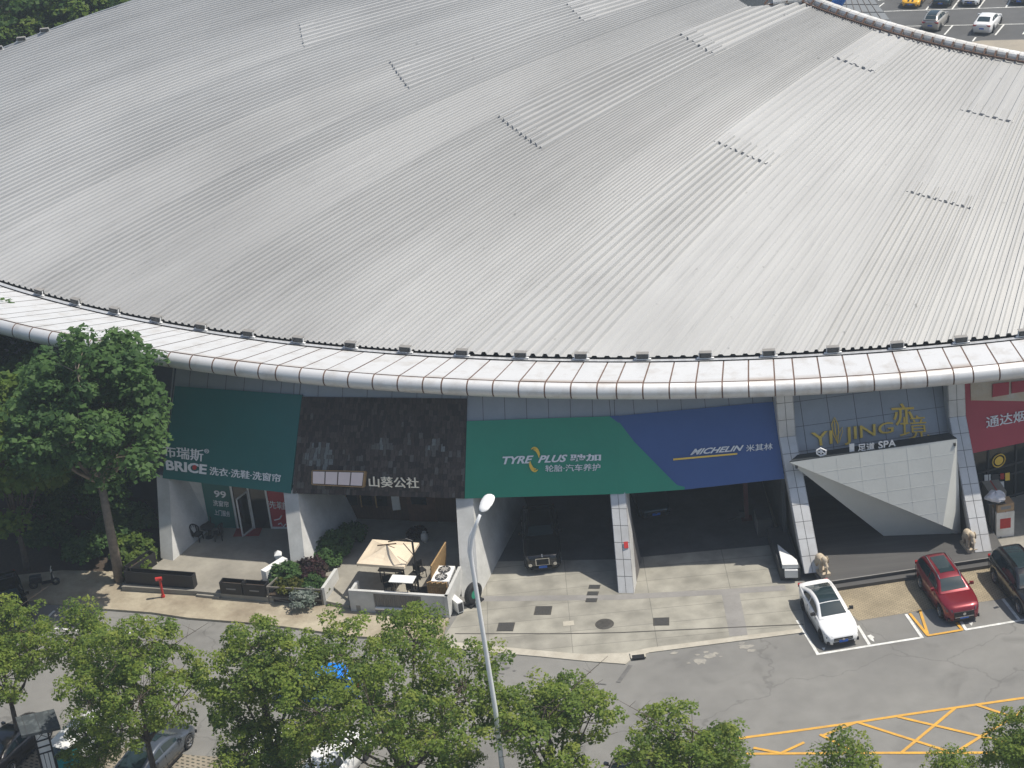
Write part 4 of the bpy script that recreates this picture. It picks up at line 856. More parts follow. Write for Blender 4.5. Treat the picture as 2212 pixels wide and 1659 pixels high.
m = MB(); m.lathe([(0, 0), (.14, 0), (.22, .2), (.2, .42), (.09, .55), (.12, .6)], n=14); m.build('vase_body', MT['plaster'], vs_, smooth=True)

# ------------------------------------------------------------------ forecourt ironwork
def grate(quad, lab):
    ps = [g(*zx('b3', *q)) for q in quad]; c = sum(ps, Vector())/4; t_ = thing('drain_grate', lab, 'drain cover', V3(c, .012), 0, 'square iron covers in the forecourt')
    m = MB(); m.prism([p-c+Vector((0, 0, .0)) for p in ps], (0, 0, .012)); m.build('frame', MT['iron'], t_)
    m = MB(); e = [p-c for p in ps]
    for k in range(1, 10):
        s_ = k/10; m.bar((e[0]*(1-s_)+e[1]*s_)*.92+Vector((0, 0, .016)), (e[3]*(1-s_)+e[2]*s_)*.92+Vector((0, 0, .016)), .03, .012)
    m.build('bar', MT['dgrey'], t_)
grate([(118, 467), (238, 465), (222, 528), (102, 528)], 'square iron drain cover nearest the lamp post')
grate([(386, 347), (508, 346), (496, 409), (372, 410)], 'square iron drain cover second from the lamp post')
grate([(1240, 432), (1356, 428), (1356, 486), (1240, 488)], 'dark square iron cover right of the round manhole')
for k, (x, y, lb) in enumerate(((812, 206, 'upper of three small iron slots by the tiled pillar'), (800, 254, 'middle of three small iron slots by the tiled pillar'), (790, 303, 'lower of three small iron slots by the tiled pillar'))):
    grate([(x-36, y-14), (x+46, y-14), (x+38, y+14), (x-44, y+14)], lb)
mh = MB(); mh.lathe([(0, .03), (.36, .03), (.38, .02), (.46, .02), (.48, .0)], n=30)
for k in range(5): mh.box((0, -.24+k*.12, .033), (.5-.1*abs(k-2), .03, .01))
o = mh.build('manhole_cover', MT['iron']); o.location = g(1306, 1348, .008); tag(o, 'round iron manhole cover in the middle of the forecourt', 'manhole')
kd = thing('kerb_drain', 'storm drain opening set in the kerb at the forecourt corner', 'drain', V3(g(*zx('b3', 1130, 715)), 0))
m = MB(); m.box((0, .05, .06), (.75, .5, .12)); m.build('surround', MT['curb'], kd); m = MB(); m.box((0, -.22, .075), (.62, .1, .1)); m.box((0, -.1, .124), (.6, .28, .01)); m.build('opening', MT['black'], kd)
pt = MB(); pt.box((0, 0, .0), (.55, .42, .012)); o = pt.build('pale_patch', MT['curb'], kind='structure'); o.location = V3(g(*zx('b3', 625, 472)), .016)

# ------------------------------------------------------------------ street lamp
LB = onY(1085, 1659, 66.0); lx, ly = LB.x, LB.y
lp_ = thing('street_lamp', 'tall pale street lamp with a bent neck and oval head', 'street lamp', (lx, ly, 0))
m = MB(); zt = onY(1019, 1205, 66.0).z
def lpz(x, y): q = onY(x, y, ly); return Vector((q.x-lx, 0, q.z))
pp = [Vector((0, 0, 0)), Vector((0, 0, zt*.5))]+[lpz(1019, 1215), lpz(1017, 1190), lpz(1020, 1165), lpz(1028, 1135), lpz(1037, 1112)]
m.tube(pp, [.13, .105, .085, .08, .075, .07, .06], 12); m.build('pole', MT['pole'], lp_, smooth=True)
m = MB(); m.tube([lpz(1025, 1222), lpz(1015, 1212), lpz(1011, 1190), lpz(1013, 1165), lpz(1021, 1140)], [.025, .03, .03, .03, .02], 8); m.build('brace', MT['pole'], lp_, smooth=True)
m = MB(); e0 = lpz(1041, 1106); q_ = onY(1061, 1067, ly+.75); e1 = Vector((q_.x-lx, .75, q_.z)); d0 = e1-e0; hl = d0.length; d0.normalize(); hd = (e0+e1)/2; sy = d0.cross(Vector((0, 0, 1))).normalized(); sn = sy.cross(d0)
N1, N2 = 14, 16
for i in range(N1+1):
    s_ = -1+2*i/N1; f_ = max(0.0, 1-abs(s_)**3.2)**.5; w_ = .27*(f_ if s_ > -.2 else max(f_*.9, .12)); h_ = .10*max(f_, .05)
    m.v += [tuple(hd+d0*s_*hl*.5+sy*w_*math.cos(2*PI*k/N2)+sn*h_*math.sin(2*PI*k/N2)) for k in range(N2)]
for i in range(N1):
    for k in range(N2): m.f.append((i*N2+k, i*N2+(k+1) % N2, (i+1)*N2+(k+1) % N2, (i+1)*N2+k)); m.m.append(0)
m.build('lamp_head', MT['white'], lp_, smooth=True)

# ------------------------------------------------------------------ stone elephants, boxes, lift, scooter, notice pillar
def blob(name, balls, m_, parent, vox=.03):
    """one continuous body: ellipsoids and tapered limbs fused by a voxel remesh"""
    bm = bmesh.new()
    for c, s, r in balls:
        mx = Matrix.Translation(c) @ Matrix.Rotation(r, 4, 'Y') @ Matrix.Diagonal((*s, 1)); bmesh.ops.create_icosphere(bm, subdivisions=3, radius=1, matrix=mx)
    me = bpy.data.meshes.new(name); bm.to_mesh(me); bm.free(); o = bpy.data.objects.new(name, me); COL.objects.link(o)
    md = o.modifiers.new('r', 'REMESH'); md.mode = 'VOXEL'; md.voxel_size = vox; s2 = o.modifiers.new('s', 'SMOOTH'); s2.iterations = 4; s2.factor = .5
    bpy.context.view_layer.update(); me2 = bpy.data.meshes.new_from_object(o.evaluated_get(bpy.context.evaluated_depsgraph_get())); o.modifiers.clear(); o.data = me2; me2.name = name
    me2.materials.clear(); me2.materials.append(m_); me2.polygons.foreach_set('use_smooth', [True]*len(me2.polygons)); o.parent = parent; return o
def elephant(loc, rz, lab):
    t_ = thing('elephant_statue', lab, 'statue', loc, rz, 'stone elephants guarding the deck')
    m = MB(); m.box((0, 0, .09), (1.25, .62, .18)); m.build('plinth', MT['stone'], t_)
    b = [((-.05, 0, .78), (.46, .30, .32), 0), ((-.2, 0, .80), (.32, .29, .31), 0), ((.42, 0, 1.0), (.22, .2, .24), .2), ((.5, 0, .86), (.15, .14, .2), 0)]
    for i in range(8): s_ = i/7; b.append(((.6+.10*math.sin(s_*2.6), 0, .86-.62*s_), (.095-.04*s_, .095-.04*s_, .1), 0))
    for x in (-.36, .26):
        for y in (-.17, .17): b += [((x, y, .52), (.14, .12, .22), 0), ((x, y, .34), (.12, .11, .18), 0), ((x, y, .22), (.125, .115, .08), 0)]
    for y in (-1, 1): b += [((.66, .12*y, .72), (.13, .03, .03), .5)]
    blob('body', b, MT['stone'], t_); t_.scale = (.86, .86, .92)
    for y in (-1, 1):
        m = MB(); m.lathe([(0, .02), (.14, .03), (.22, .0), (.14, -.03), (0, -.02)], (.34, .0, .94), 'Y', 14)
        o = m.build('ear', MT['stone'], t_, smooth=True); o.location = (0, .24*y, 0)
    return t_
elephant(g(*zx('b4', 612, 300), DZ)+Vector((0, .35, 0)), -PI/2+.25, 'beige stone elephant on the left end of the deck behind the white car')
elephant(g(*zx('b4', 1655, 125), DZ)+Vector((0, .35, 0)), -PI/2+.15, 'beige stone elephant at the right end of the deck by the tiled fin')
def carton(mats_, pos, sz, rz, lab, cat='box', name='carton', group='boxes stacked beside the red shop'):
    t_ = thing(name, lab, cat, pos, rz, group)
    m = MB(); m.box((0, 0, sz[2]/2), sz); m.build('box_body', mats_[0], t_)
    m = MB(); m.box((0, -sz[1]/2-.004, sz[2]*.55), (sz[0]*.6, .006, sz[2]*.4)); m.box((0, 0, sz[2]+.003), (.06, sz[1], .005)); m.build('printed_panel', mats_[1], t_); return t_
b0 = g(*zx('n', 640, 1385), .02)
t_ = carton((MT['trim'], MT['redp']), b0+Vector((0, .5, 0)), (.95, .8, 1.5), .05, 'tall white box with pink print, at the front of the stack by the red shop')
carton((MT['carbon'], MT['band']), b0+Vector((0, .5, 1.51)), (.9, .75, .45), .1, 'brown cardboard box on top of the tall white printed box')
carton((MT['concrete'], MT['redp']), b0+Vector((-.15, 1.75, 0)), (.9, 1.3, 2.15), .05, 'beige wooden crate with a red band, behind the cardboard box')
bgm = MB()
N1, N2 = 8, 14
for i in range(N1+1):
    for k in range(N2):
        th = PI*i/N1; ph = 2*PI*k/N2; rr_ = .42*(1+.18*math.sin(3*ph+i)+.1*math.sin(5*ph)); bgm.v.append((rr_*1.25*math.sin(th)*math.cos(ph), rr_*math.sin(th)*math.sin(ph), .28*math.cos(th)*(1+.2*math.sin(4*ph))))
for i in range(N1):
    for k in range(N2): bgm.f.append((i*N2+k, i*N2+(k+1) % N2, (i+1)*N2+(k+1) % N2, (i+1)*N2+k)); bgm.m.append(0)
o = bgm.build('plastic_bag', mat('grey_plastic', (.6, .6, .63), .35, 0, .1, 3), smooth=False); o.location = Vector((24.45, 87.1, 2.4)); tag(o, 'crumpled pale plastic bag on the dark stand beside the boxes', 'bag')
st = thing('display_stand', 'dark narrow stand carrying the plastic bag beside the tiled fin', 'stand', (24.45, 87.1, 0)); m = MB(); m.box((0, 0, 2.12), (.9, .6, .06)); m.build('stand_top', MT['dgrey'], st); m = MB(); m.bar((0, 0, 0), (0, 0, 2.1), .08); m.box((0, 0, .03), (.6, .5, .06)); m.build('stand_post', MT['dgrey'], st)
lf = thing('car_lift', 'two post car lift with reddish arms inside the right garage', 'car lift', (12.0, 91.5, 0))
m = MB(); m.box((0, 0, 1.75), (.22, .3, 3.5)); m.box((0, 0, .02), (.6, .6, .04)); m.build('lift_post', mat('dull_red', (.10, .03, .03), .6), lf); m = MB(); m.box((-.15, 0, .35), (.5, .25, .35)); m.bar((-.2, 0, .3), (-1.1, -.5, .25), .1); m.build('lift_arm', MT['dgrey'], lf)
wbn = thing('tool_cabinet', 'dark grey tool cabinet at the right wall of the right garage', 'cabinet', (12.7, 90.0, 0)); m = MB(); m.box((0, 0, .55), (.8, 1.3, 1.1)); m.build('cabinet_body', MT['dgrey'], wbn); m = MB(); [m.box((-.405, 0, .2+k*.25), (.012, 1.1, .2)) for k in range(4)]; m.build('drawer_front', MT['band'], wbn)
rn = MB(); rn.box((0, -.02, 0), (.22, .02, .34)); o = rn.build('red_notice', MT['redp']); q_ = fin_front[4]; o.location = q_[0]+(q_[1]-q_[0])*.47+Vector((.2, -.07, .05)); o.rotation_euler = (-.63, 0, 0); tag(o, 'small red notice stuck on the tiled pillar between the garages', 'notice')
sc = thing('scooter', 'dark parked motor scooter in the shade at the left', 'scooter', g(98, 1268, .13), .15)
for x in (-.6, .6): m = MB(); m.lathe([(.12, -.05), (.2, -.06), (.25, 0), (.2, .06), (.12, .05), (.12, -.05)], (x, 0, .25), 'Y', 16); w_ = m.build('wheel', MT['rubber'], sc)
m = MB(); m.prism([(-.75, -.14, .45), (-.1, -.14, .35), (-.1, -.14, .62), (-.75, -.14, .72)], (0, .28, 0)); m.prism([(-.15, -.13, .25), (.42, -.13, .25), (.42, -.13, .32), (-.15, -.13, .32)], (0, .26, 0)); m.prism([(.38, -.18, .3), (.48, -.18, .3), (.56, -.1, .95), (.46, -.1, .95)], (0, .3, 0)); m.build('body', MT['black'], sc)
m = MB(); m.box((-.4, 0, .76), (.62, .26, .1)); m.build('seat', MT['dgrey'], sc); m = MB(); m.tube([(.5, -.34, 1.05), (.46, 0, 1.0), (.5, .34, 1.05)], .02, 6); m.bar((.6, 0, .3), (.47, 0, 1.0), .05); m.box((.5, 0, .9), (.08, .2, .14)); m.build('handlebar', MT['trim'], sc)
# lantern pillar and notice board, lower left
npz = 3.0; nb = g(120, 1715, 0); ln = thing('lantern_pillar', 'square black framed pillar with white panels and a sloping grey slate cap', 'pillar', nb, .35)
m = MB(); m.box((0, 0, 1.95), (.62, .62, 3.9)); m.build('white_panel', MT['white'], ln)
m = MB()
for sx in (-1, 1):
    for sy in (-1, 1): m.box((.31*sx, .31*sy, 1.95), (.08, .08, 3.92))
for z_ in (.4, 1.3, 1.42, 2.6, 2.95, 3.3, 3.85): m.box((0, 0, z_), (.7, .7, .06))
for s_ in (-.1, .1):
    for sg_ in (-1, 1): m.box((s_, .312*sg_, 2.0), (.03, .03, 1.25)); m.box((.312*sg_, s_, 2.0), (.03, .03, 1.25))
for sg_ in (-1, 1):
    for (p_, q_) in (((-.3, 3.32), (.3, 3.82)), ((-.3, 3.82), (.3, 3.32))): m.bar((p_[0], .318*sg_, p_[1]), (q_[0], .318*sg_, q_[1]), .02); m.bar((.318*sg_, p_[0], p_[1]), (.318*sg_, q_[0], q_[1]), .02)
m.build('black_frame', MT['black'], ln)
m = MB(); m.box((0, 0, 4.02), (1.75, 1.6, .14), 0, 0, ('Y', .1)); m.build('cap', mat('weathered_slate', (.05, .058, .062), .7, 0, .5, 2.2, (.10, .115, .12), detail=8, spec=.2, thr=(.35, .5)), ln); m = MB()
for sx in (-.6, 0, .6): m.box((sx, 0, 4.02-sx*.1), (.03, 1.62, .16))
m.build('cap_rib', MT['dgrey'], ln)
nbd = thing('notice_board', 'small black framed notice board with a teal panel beside the lantern pillar', 'notice board', g(160, 1700), .75)
m = MB(); m.box((0, 0, 1.25), (1.3, .12, 1.7)); m.bar((-.6, 0, 0), (-.6, 0, .5), .1); m.bar((.6, 0, 0), (.6, 0, .5), .1); m.build('board_frame', MT['black'], nbd); m = MB(); m.box((0, -.065, 1.25), (1.1, .02, 1.4)); m.build('teal_panel', mat('teal_panel', (.02, .28, .30), .4), nbd)
# slanted glazed wall of the inner court and its blue tube
sw = thing('court_wing', 'slanted grey panelled wing wall rising behind the roof edge', 'building', (38, 150, 0))
q = [g(1797, -30, 12), g(1893, -12, 12), g(1930, 50, 8.6), g(1800, 40, 8.6)]; q = [onY(1806, -40, 152), onY(1857, -40, 152), onY(1936, 60, 148), onY(1796, 60, 148)]
m = MB(); m.prism(q, (0, 6, -.5)); 
m.build('panel_wall', mat('wing_panel', (.13, .15, .17), .6, 0, .1, .6), sw, True); m = MB(); nq = (q[1]-q[0]).cross(q[3]-q[0]).normalized(); nq = nq if nq.y < 0 else -nq
for k in range(1, 7): s_ = k/7; m.bar(q[0]*(1-s_)+q[1]*s_+nq*.02, q[3]*(1-s_)+q[2]*s_+nq*.02, .05, .03)
for k in range(1, 6): s_ = k/6; m.bar(q[0]*(1-s_)+q[3]*s_+nq*.02, q[1]*(1-s_)+q[2]*s_+nq*.02, .05, .03)
m.build('joint', MT['joint'], sw, True); m = MB(); m.prism([q[3], q[2], V3(q[2], 0), V3(q[3], 0)], (0, 3, 0)); m.build('wall_base', MT['interior'], sw, True)
m = MB(); m.tube([onY(1793, 30, 146), onY(1830, -25, 146)], .45, 12); o = m.build('tube', MT['bluep']); tag(o, 'blue steel tube at the inner court behind the roof edge', 'tube')

# ------------------------------------------------------------------ cars
def lerp(pts, x):
    if x <= pts[0][0]: return pts[0][1]
    for (x0, y0), (x1, y1) in zip(pts, pts[1:]):
        if x <= x1:
            t = (x-x0)/(x1-x0); return y0+(y1-y0)*t
    return pts[-1][1]
def smoothed(pts, r=.12):
    return lambda x: sum(lerp(pts, x+d*r)*w for d, w in ((-1, .15), (-.5, .2), (0, .3), (.5, .2), (1, .15)))
KIND = dict(
 sedan=dict(L=4.75, W=1.83, deck=[(0, .60), (.10, .72), (.35, .80), (1.35, .97), (2.4, 1.0), (4.1, 1.06), (4.6, 1.05), (4.72, .98), (4.75, .8)], roof=[(1.25, .96), (2.05, 1.38), (2.6, 1.45), (3.2, 1.42), (3.7, 1.28), (4.25, 1.06)], ws=(1.33, 2.0), rw=(3.45, 4.15), rf=(2.12, 3.3), wb=(.88, 3.72), wr=.335, bp=2.85),
 suv=dict(L=4.65, W=1.90, deck=[(0, .68), (.08, .88), (.3, .98), (1.3, 1.12), (2.4, 1.14), (4.4, 1.17), (4.6, 1.1), (4.65, .9)], roof=[(1.2, 1.10), (1.85, 1.55), (2.4, 1.70), (3.3, 1.71), (4.0, 1.66), (4.3, 1.52), (4.58, 1.16)], ws=(1.27, 1.85), rw=(4.2, 4.5), rf=(1.98, 4.0), wb=(.9, 3.65), wr=.365, bp=2.75),
 bigsuv=dict(L=4.95, W=1.98, deck=[(0, .75), (.06, .98), (.25, 1.06), (1.4, 1.16), (2.4, 1.19), (4.7, 1.22), (4.9, 1.1), (4.95, .9)], roof=[(1.3, 1.15), (1.85, 1.62), (2.3, 1.80), (3.5, 1.82), (4.4, 1.78), (4.65, 1.6), (4.88, 1.2)], ws=(1.37, 1.85), rw=(4.55, 4.82), rf=(1.98, 4.35), wb=(.95, 3.9), wr=.39, bp=2.9),
 limo=dict(L=5.75, W=1.99, deck=[(0, .86), (.05, 1.02), (.25, 1.06), (1.9, 1.12), (2.8, 1.13), (5.1, 1.1), (5.6, .98), (5.75, .75)], roof=[(1.85, 1.1), (2.45, 1.5), (2.9, 1.62), (3.9, 1.63), (4.4, 1.5), (5.0, 1.11)], ws=(1.92, 2.42), rw=(4.25, 4.9), rf=(2.55, 4.05), wb=(.92, 4.5), wr=.4, bp=3.35),
 fastback=dict(L=4.72, W=1.87, deck=[(0, .58), (.12, .70), (.4, .80), (1.25, .96), (2.4, 1.0), (4.3, 1.09), (4.65, 1.08), (4.72, .8)], roof=[(1.1, .95), (1.9, 1.36), (2.5, 1.45), (3.1, 1.42), (3.8, 1.26), (4.5, 1.09)], ws=(1.2, 1.9), rw=(3.3, 4.4), rf=(2.0, 3.2), wb=(.86, 3.74), wr=.35, bp=2.75),
 sports=dict(L=4.6, W=1.92, deck=[(0, .5), (.12, .66), (.5, .78), (1.6, .92), (2.4, .95), (3.9, 1.02), (4.5, .98), (4.6, .75)], roof=[(1.5, .92), (2.2, 1.25), (2.6, 1.3), (3.1, 1.27), (3.6, 1.12), (4.1, 1.0)], ws=(1.58, 2.15), rw=(3.2, 3.95), rf=(2.25, 3.1), wb=(.9, 3.6), wr=.35, bp=3.0),
 hatch=dict(L=4.1, W=1.76, deck=[(0, .62), (.1, .78), (.3, .88), (1.1, 1.02), (2.2, 1.05), (3.9, 1.08), (4.05, 1.0), (4.1, .8)], roof=[(1.0, 1.0), (1.7, 1.42), (2.2, 1.54), (3.0, 1.54), (3.6, 1.45), (4.0, 1.08)], ws=(1.08, 1.68), rw=(3.6, 3.95), rf=(1.8, 3.45), wb=(.8, 3.4), wr=.32, bp=2.45))
def paint(name, c, metal=.2, rough=.28): return mat(name, c, rough, metal, coat=.8)
CARMESH = {}
def car(label, kind, pm, pos, fwd, lod=2, sunroof=None, rails=False, group=None, grille='slim', name='parked_car', rimm=None, stripe=None, glassroof=False):
    K = KIND[kind]; L, W = K['L'], K['W']; hw = W/2; deck = smoothed(K['deck'], .06); roof = smoothed(K['roof'], .22)
    t_ = thing(name, label, 'car', (pos[0], pos[1], pos[2] if len(pos) > 2 else 0.01), math.atan2(-fwd[1], -fwd[0]), group)
    X = lambda x: x-L/2                                    # local: front at -x
    wid = smoothed([(0, .70), (.08, .80), (.3, .93), (.7, .985), (1.2, 1), (L-1, 1), (L-.4, .95), (L-.1, .86), (L, .76)], .1)
    def zb(x):
        z = .20+(.08 if x < .1 or x > L-.1 else 0)
        for a in K['wb']:
            d = abs(x-a); rr_ = K['wr']+.055
            if d < rr_: z = max(z, K['wr']+math.sqrt(rr_*rr_-d*d)-.03)
        return z
    ns = 64; xs = [L*i/ns for i in range(ns+1)]; mb = MB(); n = 0
    for x in xs:
        w = hw*wid(x); zt_ = deck(x); b = min(zb(x), zt_-.12)
        sec = [(0, b), (w*.86, b), (w*.965, b+.03), (w*1.0, b+(zt_-b)*.45), (w*.99, b+(zt_-b)*.72), (w*.955, zt_-.035), (w*.90, zt_), (w*.5, zt_+.025), (0, zt_+.03)]
        full = sec+[(-y, z) for y, z in sec[-2:0:-1]]; n = len(full); mb.v += [(X(x), y, z) for y, z in full]
    for i in range(ns):
        for k in range(n): mb.f.append((i*n+k, i*n+(k+1) % n, (i+1)*n+(k+1) % n, (i+1)*n+k)); mb.m.append(0)
    mb.f.append(tuple(range(n))[::-1]); mb.f.append(tuple(ns*n+k for k in range(n))); mb.m += [0, 0]
    gx0, gx1 = K['roof'][0][0], K['roof'][-1][0]; gn = 34; gb = len(mb.v)
    wb_ = lambda x: hw*wid(x)*.885
    def gsec(x):
        zr, z0 = max(roof(x), deck(x)-.01), deck(x)-.015; h = zr-z0; w0 = wb_(x); w1 = w0-.42*h; rr_ = min(.07, h*.4)
        return [(w0, z0), (w1+.02, zr-rr_-.01), (w1-.03, zr-rr_*.35), (w1-.12, zr), (0, zr+.025*min(1, h*3))]
    for i in range(gn+1):
        x = gx0+(gx1-gx0)*i/gn; s_ = gsec(x); full = s_+[(-y, z) for y, z in s_[-2::-1]]; m_ = len(full); mb.v += [(X(x), y, z) for y, z in full]
    for i in range(gn):
        for k in range(m_-1): p = gb+i*m_+k; mb.f.append((p, p+1, p+m_+1, p+m_)); mb.m.append(0)
    bo = mb.build('body', pm, t_, smooth=True)
    # glass: skins a few millimetres proud of the greenhouse
    def top(x, f, off=.012): s_ = gsec(x); y1, z1 = s_[3]; y2, z2 = s_[4]; y1 += .02; return (y1*f, z1+(z2-z1)*(1-f*f)+off)
    def topskin(name_, x0, x1, f, m__, off=.012, par=None):
        q = MB(); N = 8; 
        for i in range(N+1):
            x = x0+(x1-x0)*i/N
            for j in range(9): yy, zz = top(x, abs(-1+j/4)*f, off); q.v.append((X(x), yy*(1 if j >= 4 else -1), zz))
        for i in range(N):
            for j in range(8): p = i*9+j; q.f.append((p, p+1, p+10, p+9)); q.m.append(0)
        return q.build(name_, m__, par or t_, smooth=True)
    topskin('windscreen', K['ws'][0]+.05, K['ws'][1]+.04, .94, MT['cglass'], .016); topskin('rear_window', K['rw'][0], K['rw'][1], .9, MT['cglass'], .016)
    if sunroof: topskin('sunroof', sunroof[0], sunroof[1], sunroof[2], MT['cglass'], .010)
    if glassroof: topskin('glass_roof', K['ws'][1]+.10, K['rw'][0]-.05, .93, MT['cglass'], .010)
    if stripe:
        for sy in (-1, 1):
            q = MB()
            for i in range(20):
                x0, x1 = .12+i*.075, .12+(i+1)*.075; z0, z1 = deck(x0)+.034, deck(x1)+.034; q.add([(X(x0), sy*.1, z0), (X(x1), sy*.1, z1), (X(x1), sy*.3, z1-.003), (X(x0), sy*.3, z0-.003)], [(0, 1, 2, 3)])
            q.build('stripe', MT['black'], t_)
    for sy in (-1, 1):
        for (xa, xb) in ((K['ws'][0]+.42, K['bp']-.05), (K['bp']+.04, K['rw'][0]+.28)):
            q = MB(); N = 8
            for i in range(N+1):
                x = xa+(xb-xa)*i/N; s_ = gsec(x)
                for t in (.10, .5, .88): q.v.append((X(x), sy*(s_[0][0]+(s_[1][0]-s_[0][0])*t+.012), s_[0][1]+(s_[1][1]-s_[0][1])*t+.006))
            for i in range(N):
                for j in range(2): p = i*3+j; q.f.append((p, p+1, p+4, p+3)); q.m.append(0)
            q.build('side_window', MT['cglass'], t_, smooth=True)
    # wheels
    for a in K['wb']:
        for sy in (-1, 1):
            r_ = K['wr']; yo = sy*(hw-.115)
            q = MB(); q.lathe([(r_*.62, -.1), (r_*.93, -.11), (r_, -.07), (r_, .07), (r_*.93, .11), (r_*.62, .1), (r_*.62, -.1)], (X(a), yo, r_), 'Y', 20); w_ = q.build('wheel', MT['rubber'], t_)
            if lod >= 2:
                q = MB(); q.lathe([(0, sy*.07), (r_*.16, sy*.085), (r_*.18, sy*.06)], (X(a), yo, r_), 'Y', 12); q.lathe([(r_*.56, sy*.075), (r_*.66, sy*.105), (r_*.66, sy*.08)], (X(a), yo, r_), 'Y', 20)
                for k in range(5):
                    an = 2*PI*k/5+.3; q.bar((X(a), yo+sy*.075, r_), (X(a)+r_*.6*math.cos(an), yo+sy*.085, r_+r_*.6*math.sin(an)), .07, .03)
                q.build('rim', rimm or MT['rim'], w_)
    # lamps, grille, plate, mirrors, bumper mouth, sills
    for sy in (-1, 1):
        q = MB(); zf = deck(.2)-.05
        q.prism([(X(.0), sy*hw*.60, zf-.10), (X(.18), sy*hw*.86, zf-.10), (X(.42), sy*hw*.93, zf+.0), (X(.2), sy*hw*.80, zf+.045), (X(.06), sy*hw*.6, zf-.01)], (0, 0, -.05)); q.build('headlight', MT['lamp'], t_)
        q = MB(); zr_ = deck(L-.12)-.14; q.box((X(L-.07), sy*hw*.64, zr_), (.16, hw*.46, .13), sy*-.25); q.build('tail_light', MT['tail'], t_)
        q = MB(); xm = K['ws'][0]+.38; q.box((X(xm), sy*(hw+.07), deck(xm)+.09), (.13, .2, .13), sy*.2); q.bar((X(xm), sy*(hw-.1), deck(xm)+.0), (X(xm), sy*(hw+.05), deck(xm)+.06), .05); q.build('mirror', pm if grille != 'blackm' else MT['black'], t_)
        if lod >= 2:
            q = MB(); q.box((X(L*.5), sy*(hw+.002), .23), (L*.42, .03, .09)); q.build('sill', MT['black'], t_)
            q = MB()
            for xh in (K['ws'][0]+1.15, K['bp']+.75): q.box((X(xh), sy*(hw*.992), deck(xh)-.16), (.2, .03, .035))
            q.build('door_handle', pm, t_)
            for xd in (K['ws'][0]+.3, K['bp'], K['rw'][0]+.05): q = MB(); q.box((X(xd), sy*(hw*.985), (deck(xd)+.3)/2), (.012, .022, deck(xd)-.48)); q.build('door_gap', MT['black'], t_)
            if rails: q = MB(); q.tube([(X(K['rf'][0]-.1), sy*top(K['rf'][0], 1)[0]*.985, roof(K['rf'][0])-.03), (X(K['rf'][0]+.15), sy*top(K['rf'][0], 1)[0]*1.0, roof(K['rf'][0]+.15)+.045), (X(K['rf'][1]-.2), sy*top(K['rf'][1], 1)[0]*1.0, roof(K['rf'][1]-.2)+.045), (X(K['rf'][1]+.1), sy*top(K['rf'][1], 1)[0]*.98, roof(K['rf'][1])-.04)], .028, 6); q.build('roof_rail', MT['chrome'], t_)
    q = MB(); fz = deck(.06)
    if grille == 'upright':
        q.box((X(-.02), 0, .78), (.12, .74, .42)); gm = MT['chrome']; g_ = q.build('grille', gm, t_); q = MB()
        q.box((X(-.085), 0, .77), (.02, .66, .34))
        q.build('grille_bar', MT['black'], g_); q = MB(); q.lathe([(.03, 0), (.035, .06), (.012, .1), (.03, .17), (0, .2)], (X(.0), 0, 1.03), 'Z', 8); q.build('bonnet_ornament', MT['chrome'], t_)
        for sy in (-1, 1): q = MB(); q.lathe([(.0, -.03), (.1, -.03), (.1, .02), (0, .02)], (X(.0), sy*.66, .58), 'X', 14); q.build('fog_lamp', MT['chrome'], t_)
    elif grille == 'wide':
        q.box((X(.0), 0, fz-.19), (.1, 1.02, .26)); g_ = q.build('grille', MT['black'], t_); q = MB(); q.box((X(-.05), 0, fz-.33), (.03, .96, .035)); q.lathe([(0, -.02), (.08, -.02), (.08, .02), (0, .02)], (X(-.05), 0, fz-.17), 'X', 12); q.build('chrome_trim', MT['chrome'], g_)
    else:
        q.box((X(.02), 0, fz-.13), (.1, .95, .16)); g_ = q.build('grille', MT['black'], t_); q = MB(); q.lathe([(0, -.02), (.07, -.02), (.07, .02), (0, .02)], (X(-.035), 0, fz-.13), 'X', 12); q.box((X(-.03), 0, fz-.13), (.02, .9, .02)); q.build('chrome_trim', MT['chrome'], g_)
    q = MB(); q.box((X(.03), 0, .33), (.1, 1.05, .12))
    for sy in (-1, 1): q.box((X(.10), sy*.66, .36), (.12, .3, .12), sy*.35)
    q.build('bumper_mouth', MT['black'], t_)
    q = MB(); q.box((X(-.035), 0, .44), (.02, .44, .14)); q.build('licence_plate', MT['plate'], t_)
    q = MB(); q.box((X(L+.005), 0, .62), (.02, .44, .14)); q.build('licence_plate', MT['plate'], t_)
    return t_
def unit(a): v = Vector((a[0], a[1], 0)); return v.normalized()
white = paint('white_car_paint', (.80, .80, .79), 0); red = paint('red_car_paint', (.19, .006, .014), .35); blk = paint('black_car_paint', (.008, .008, .009), .1, .2); gry = paint('grey_car_paint', (.09, .105, .125), .5)
drk = paint('brown_car_paint', (.035, .03, .028), .3); yel = paint('yellow_car_paint', (.80, .42, .01), 0); tea = paint('teal_car_paint', (.01, .03, .035), .3); bei = paint('beige_car_paint', (.5, .47, .42), .4); blu = paint('blue_car_paint', (.01, .22, .75), 0)
G1 = 'cars parked in front of the spa'; G2 = 'cars in the near car park'; G3 = 'cars in the far car park'
f_ = unit((.13, -.99)); fc_ = Vector((14.72, 78.45, 0))
car('white sedan with a black glass roof parked at the end of the deck', 'sedan', white, fc_-f_*2.37, f_, 2, group=G1, glassroof=True, rimm=MT['black'], grille='blackm')
f_ = unit((.12, -.99)); car('metallic red suv with a dark sunroof and silver roof rails in front of the deck', 'suv', red, Vector((20.85, 79.35, 0))-f_*2.33, f_, 2, sunroof=(2.25, 3.75, .72), rails=True, group=G1, grille='wide')
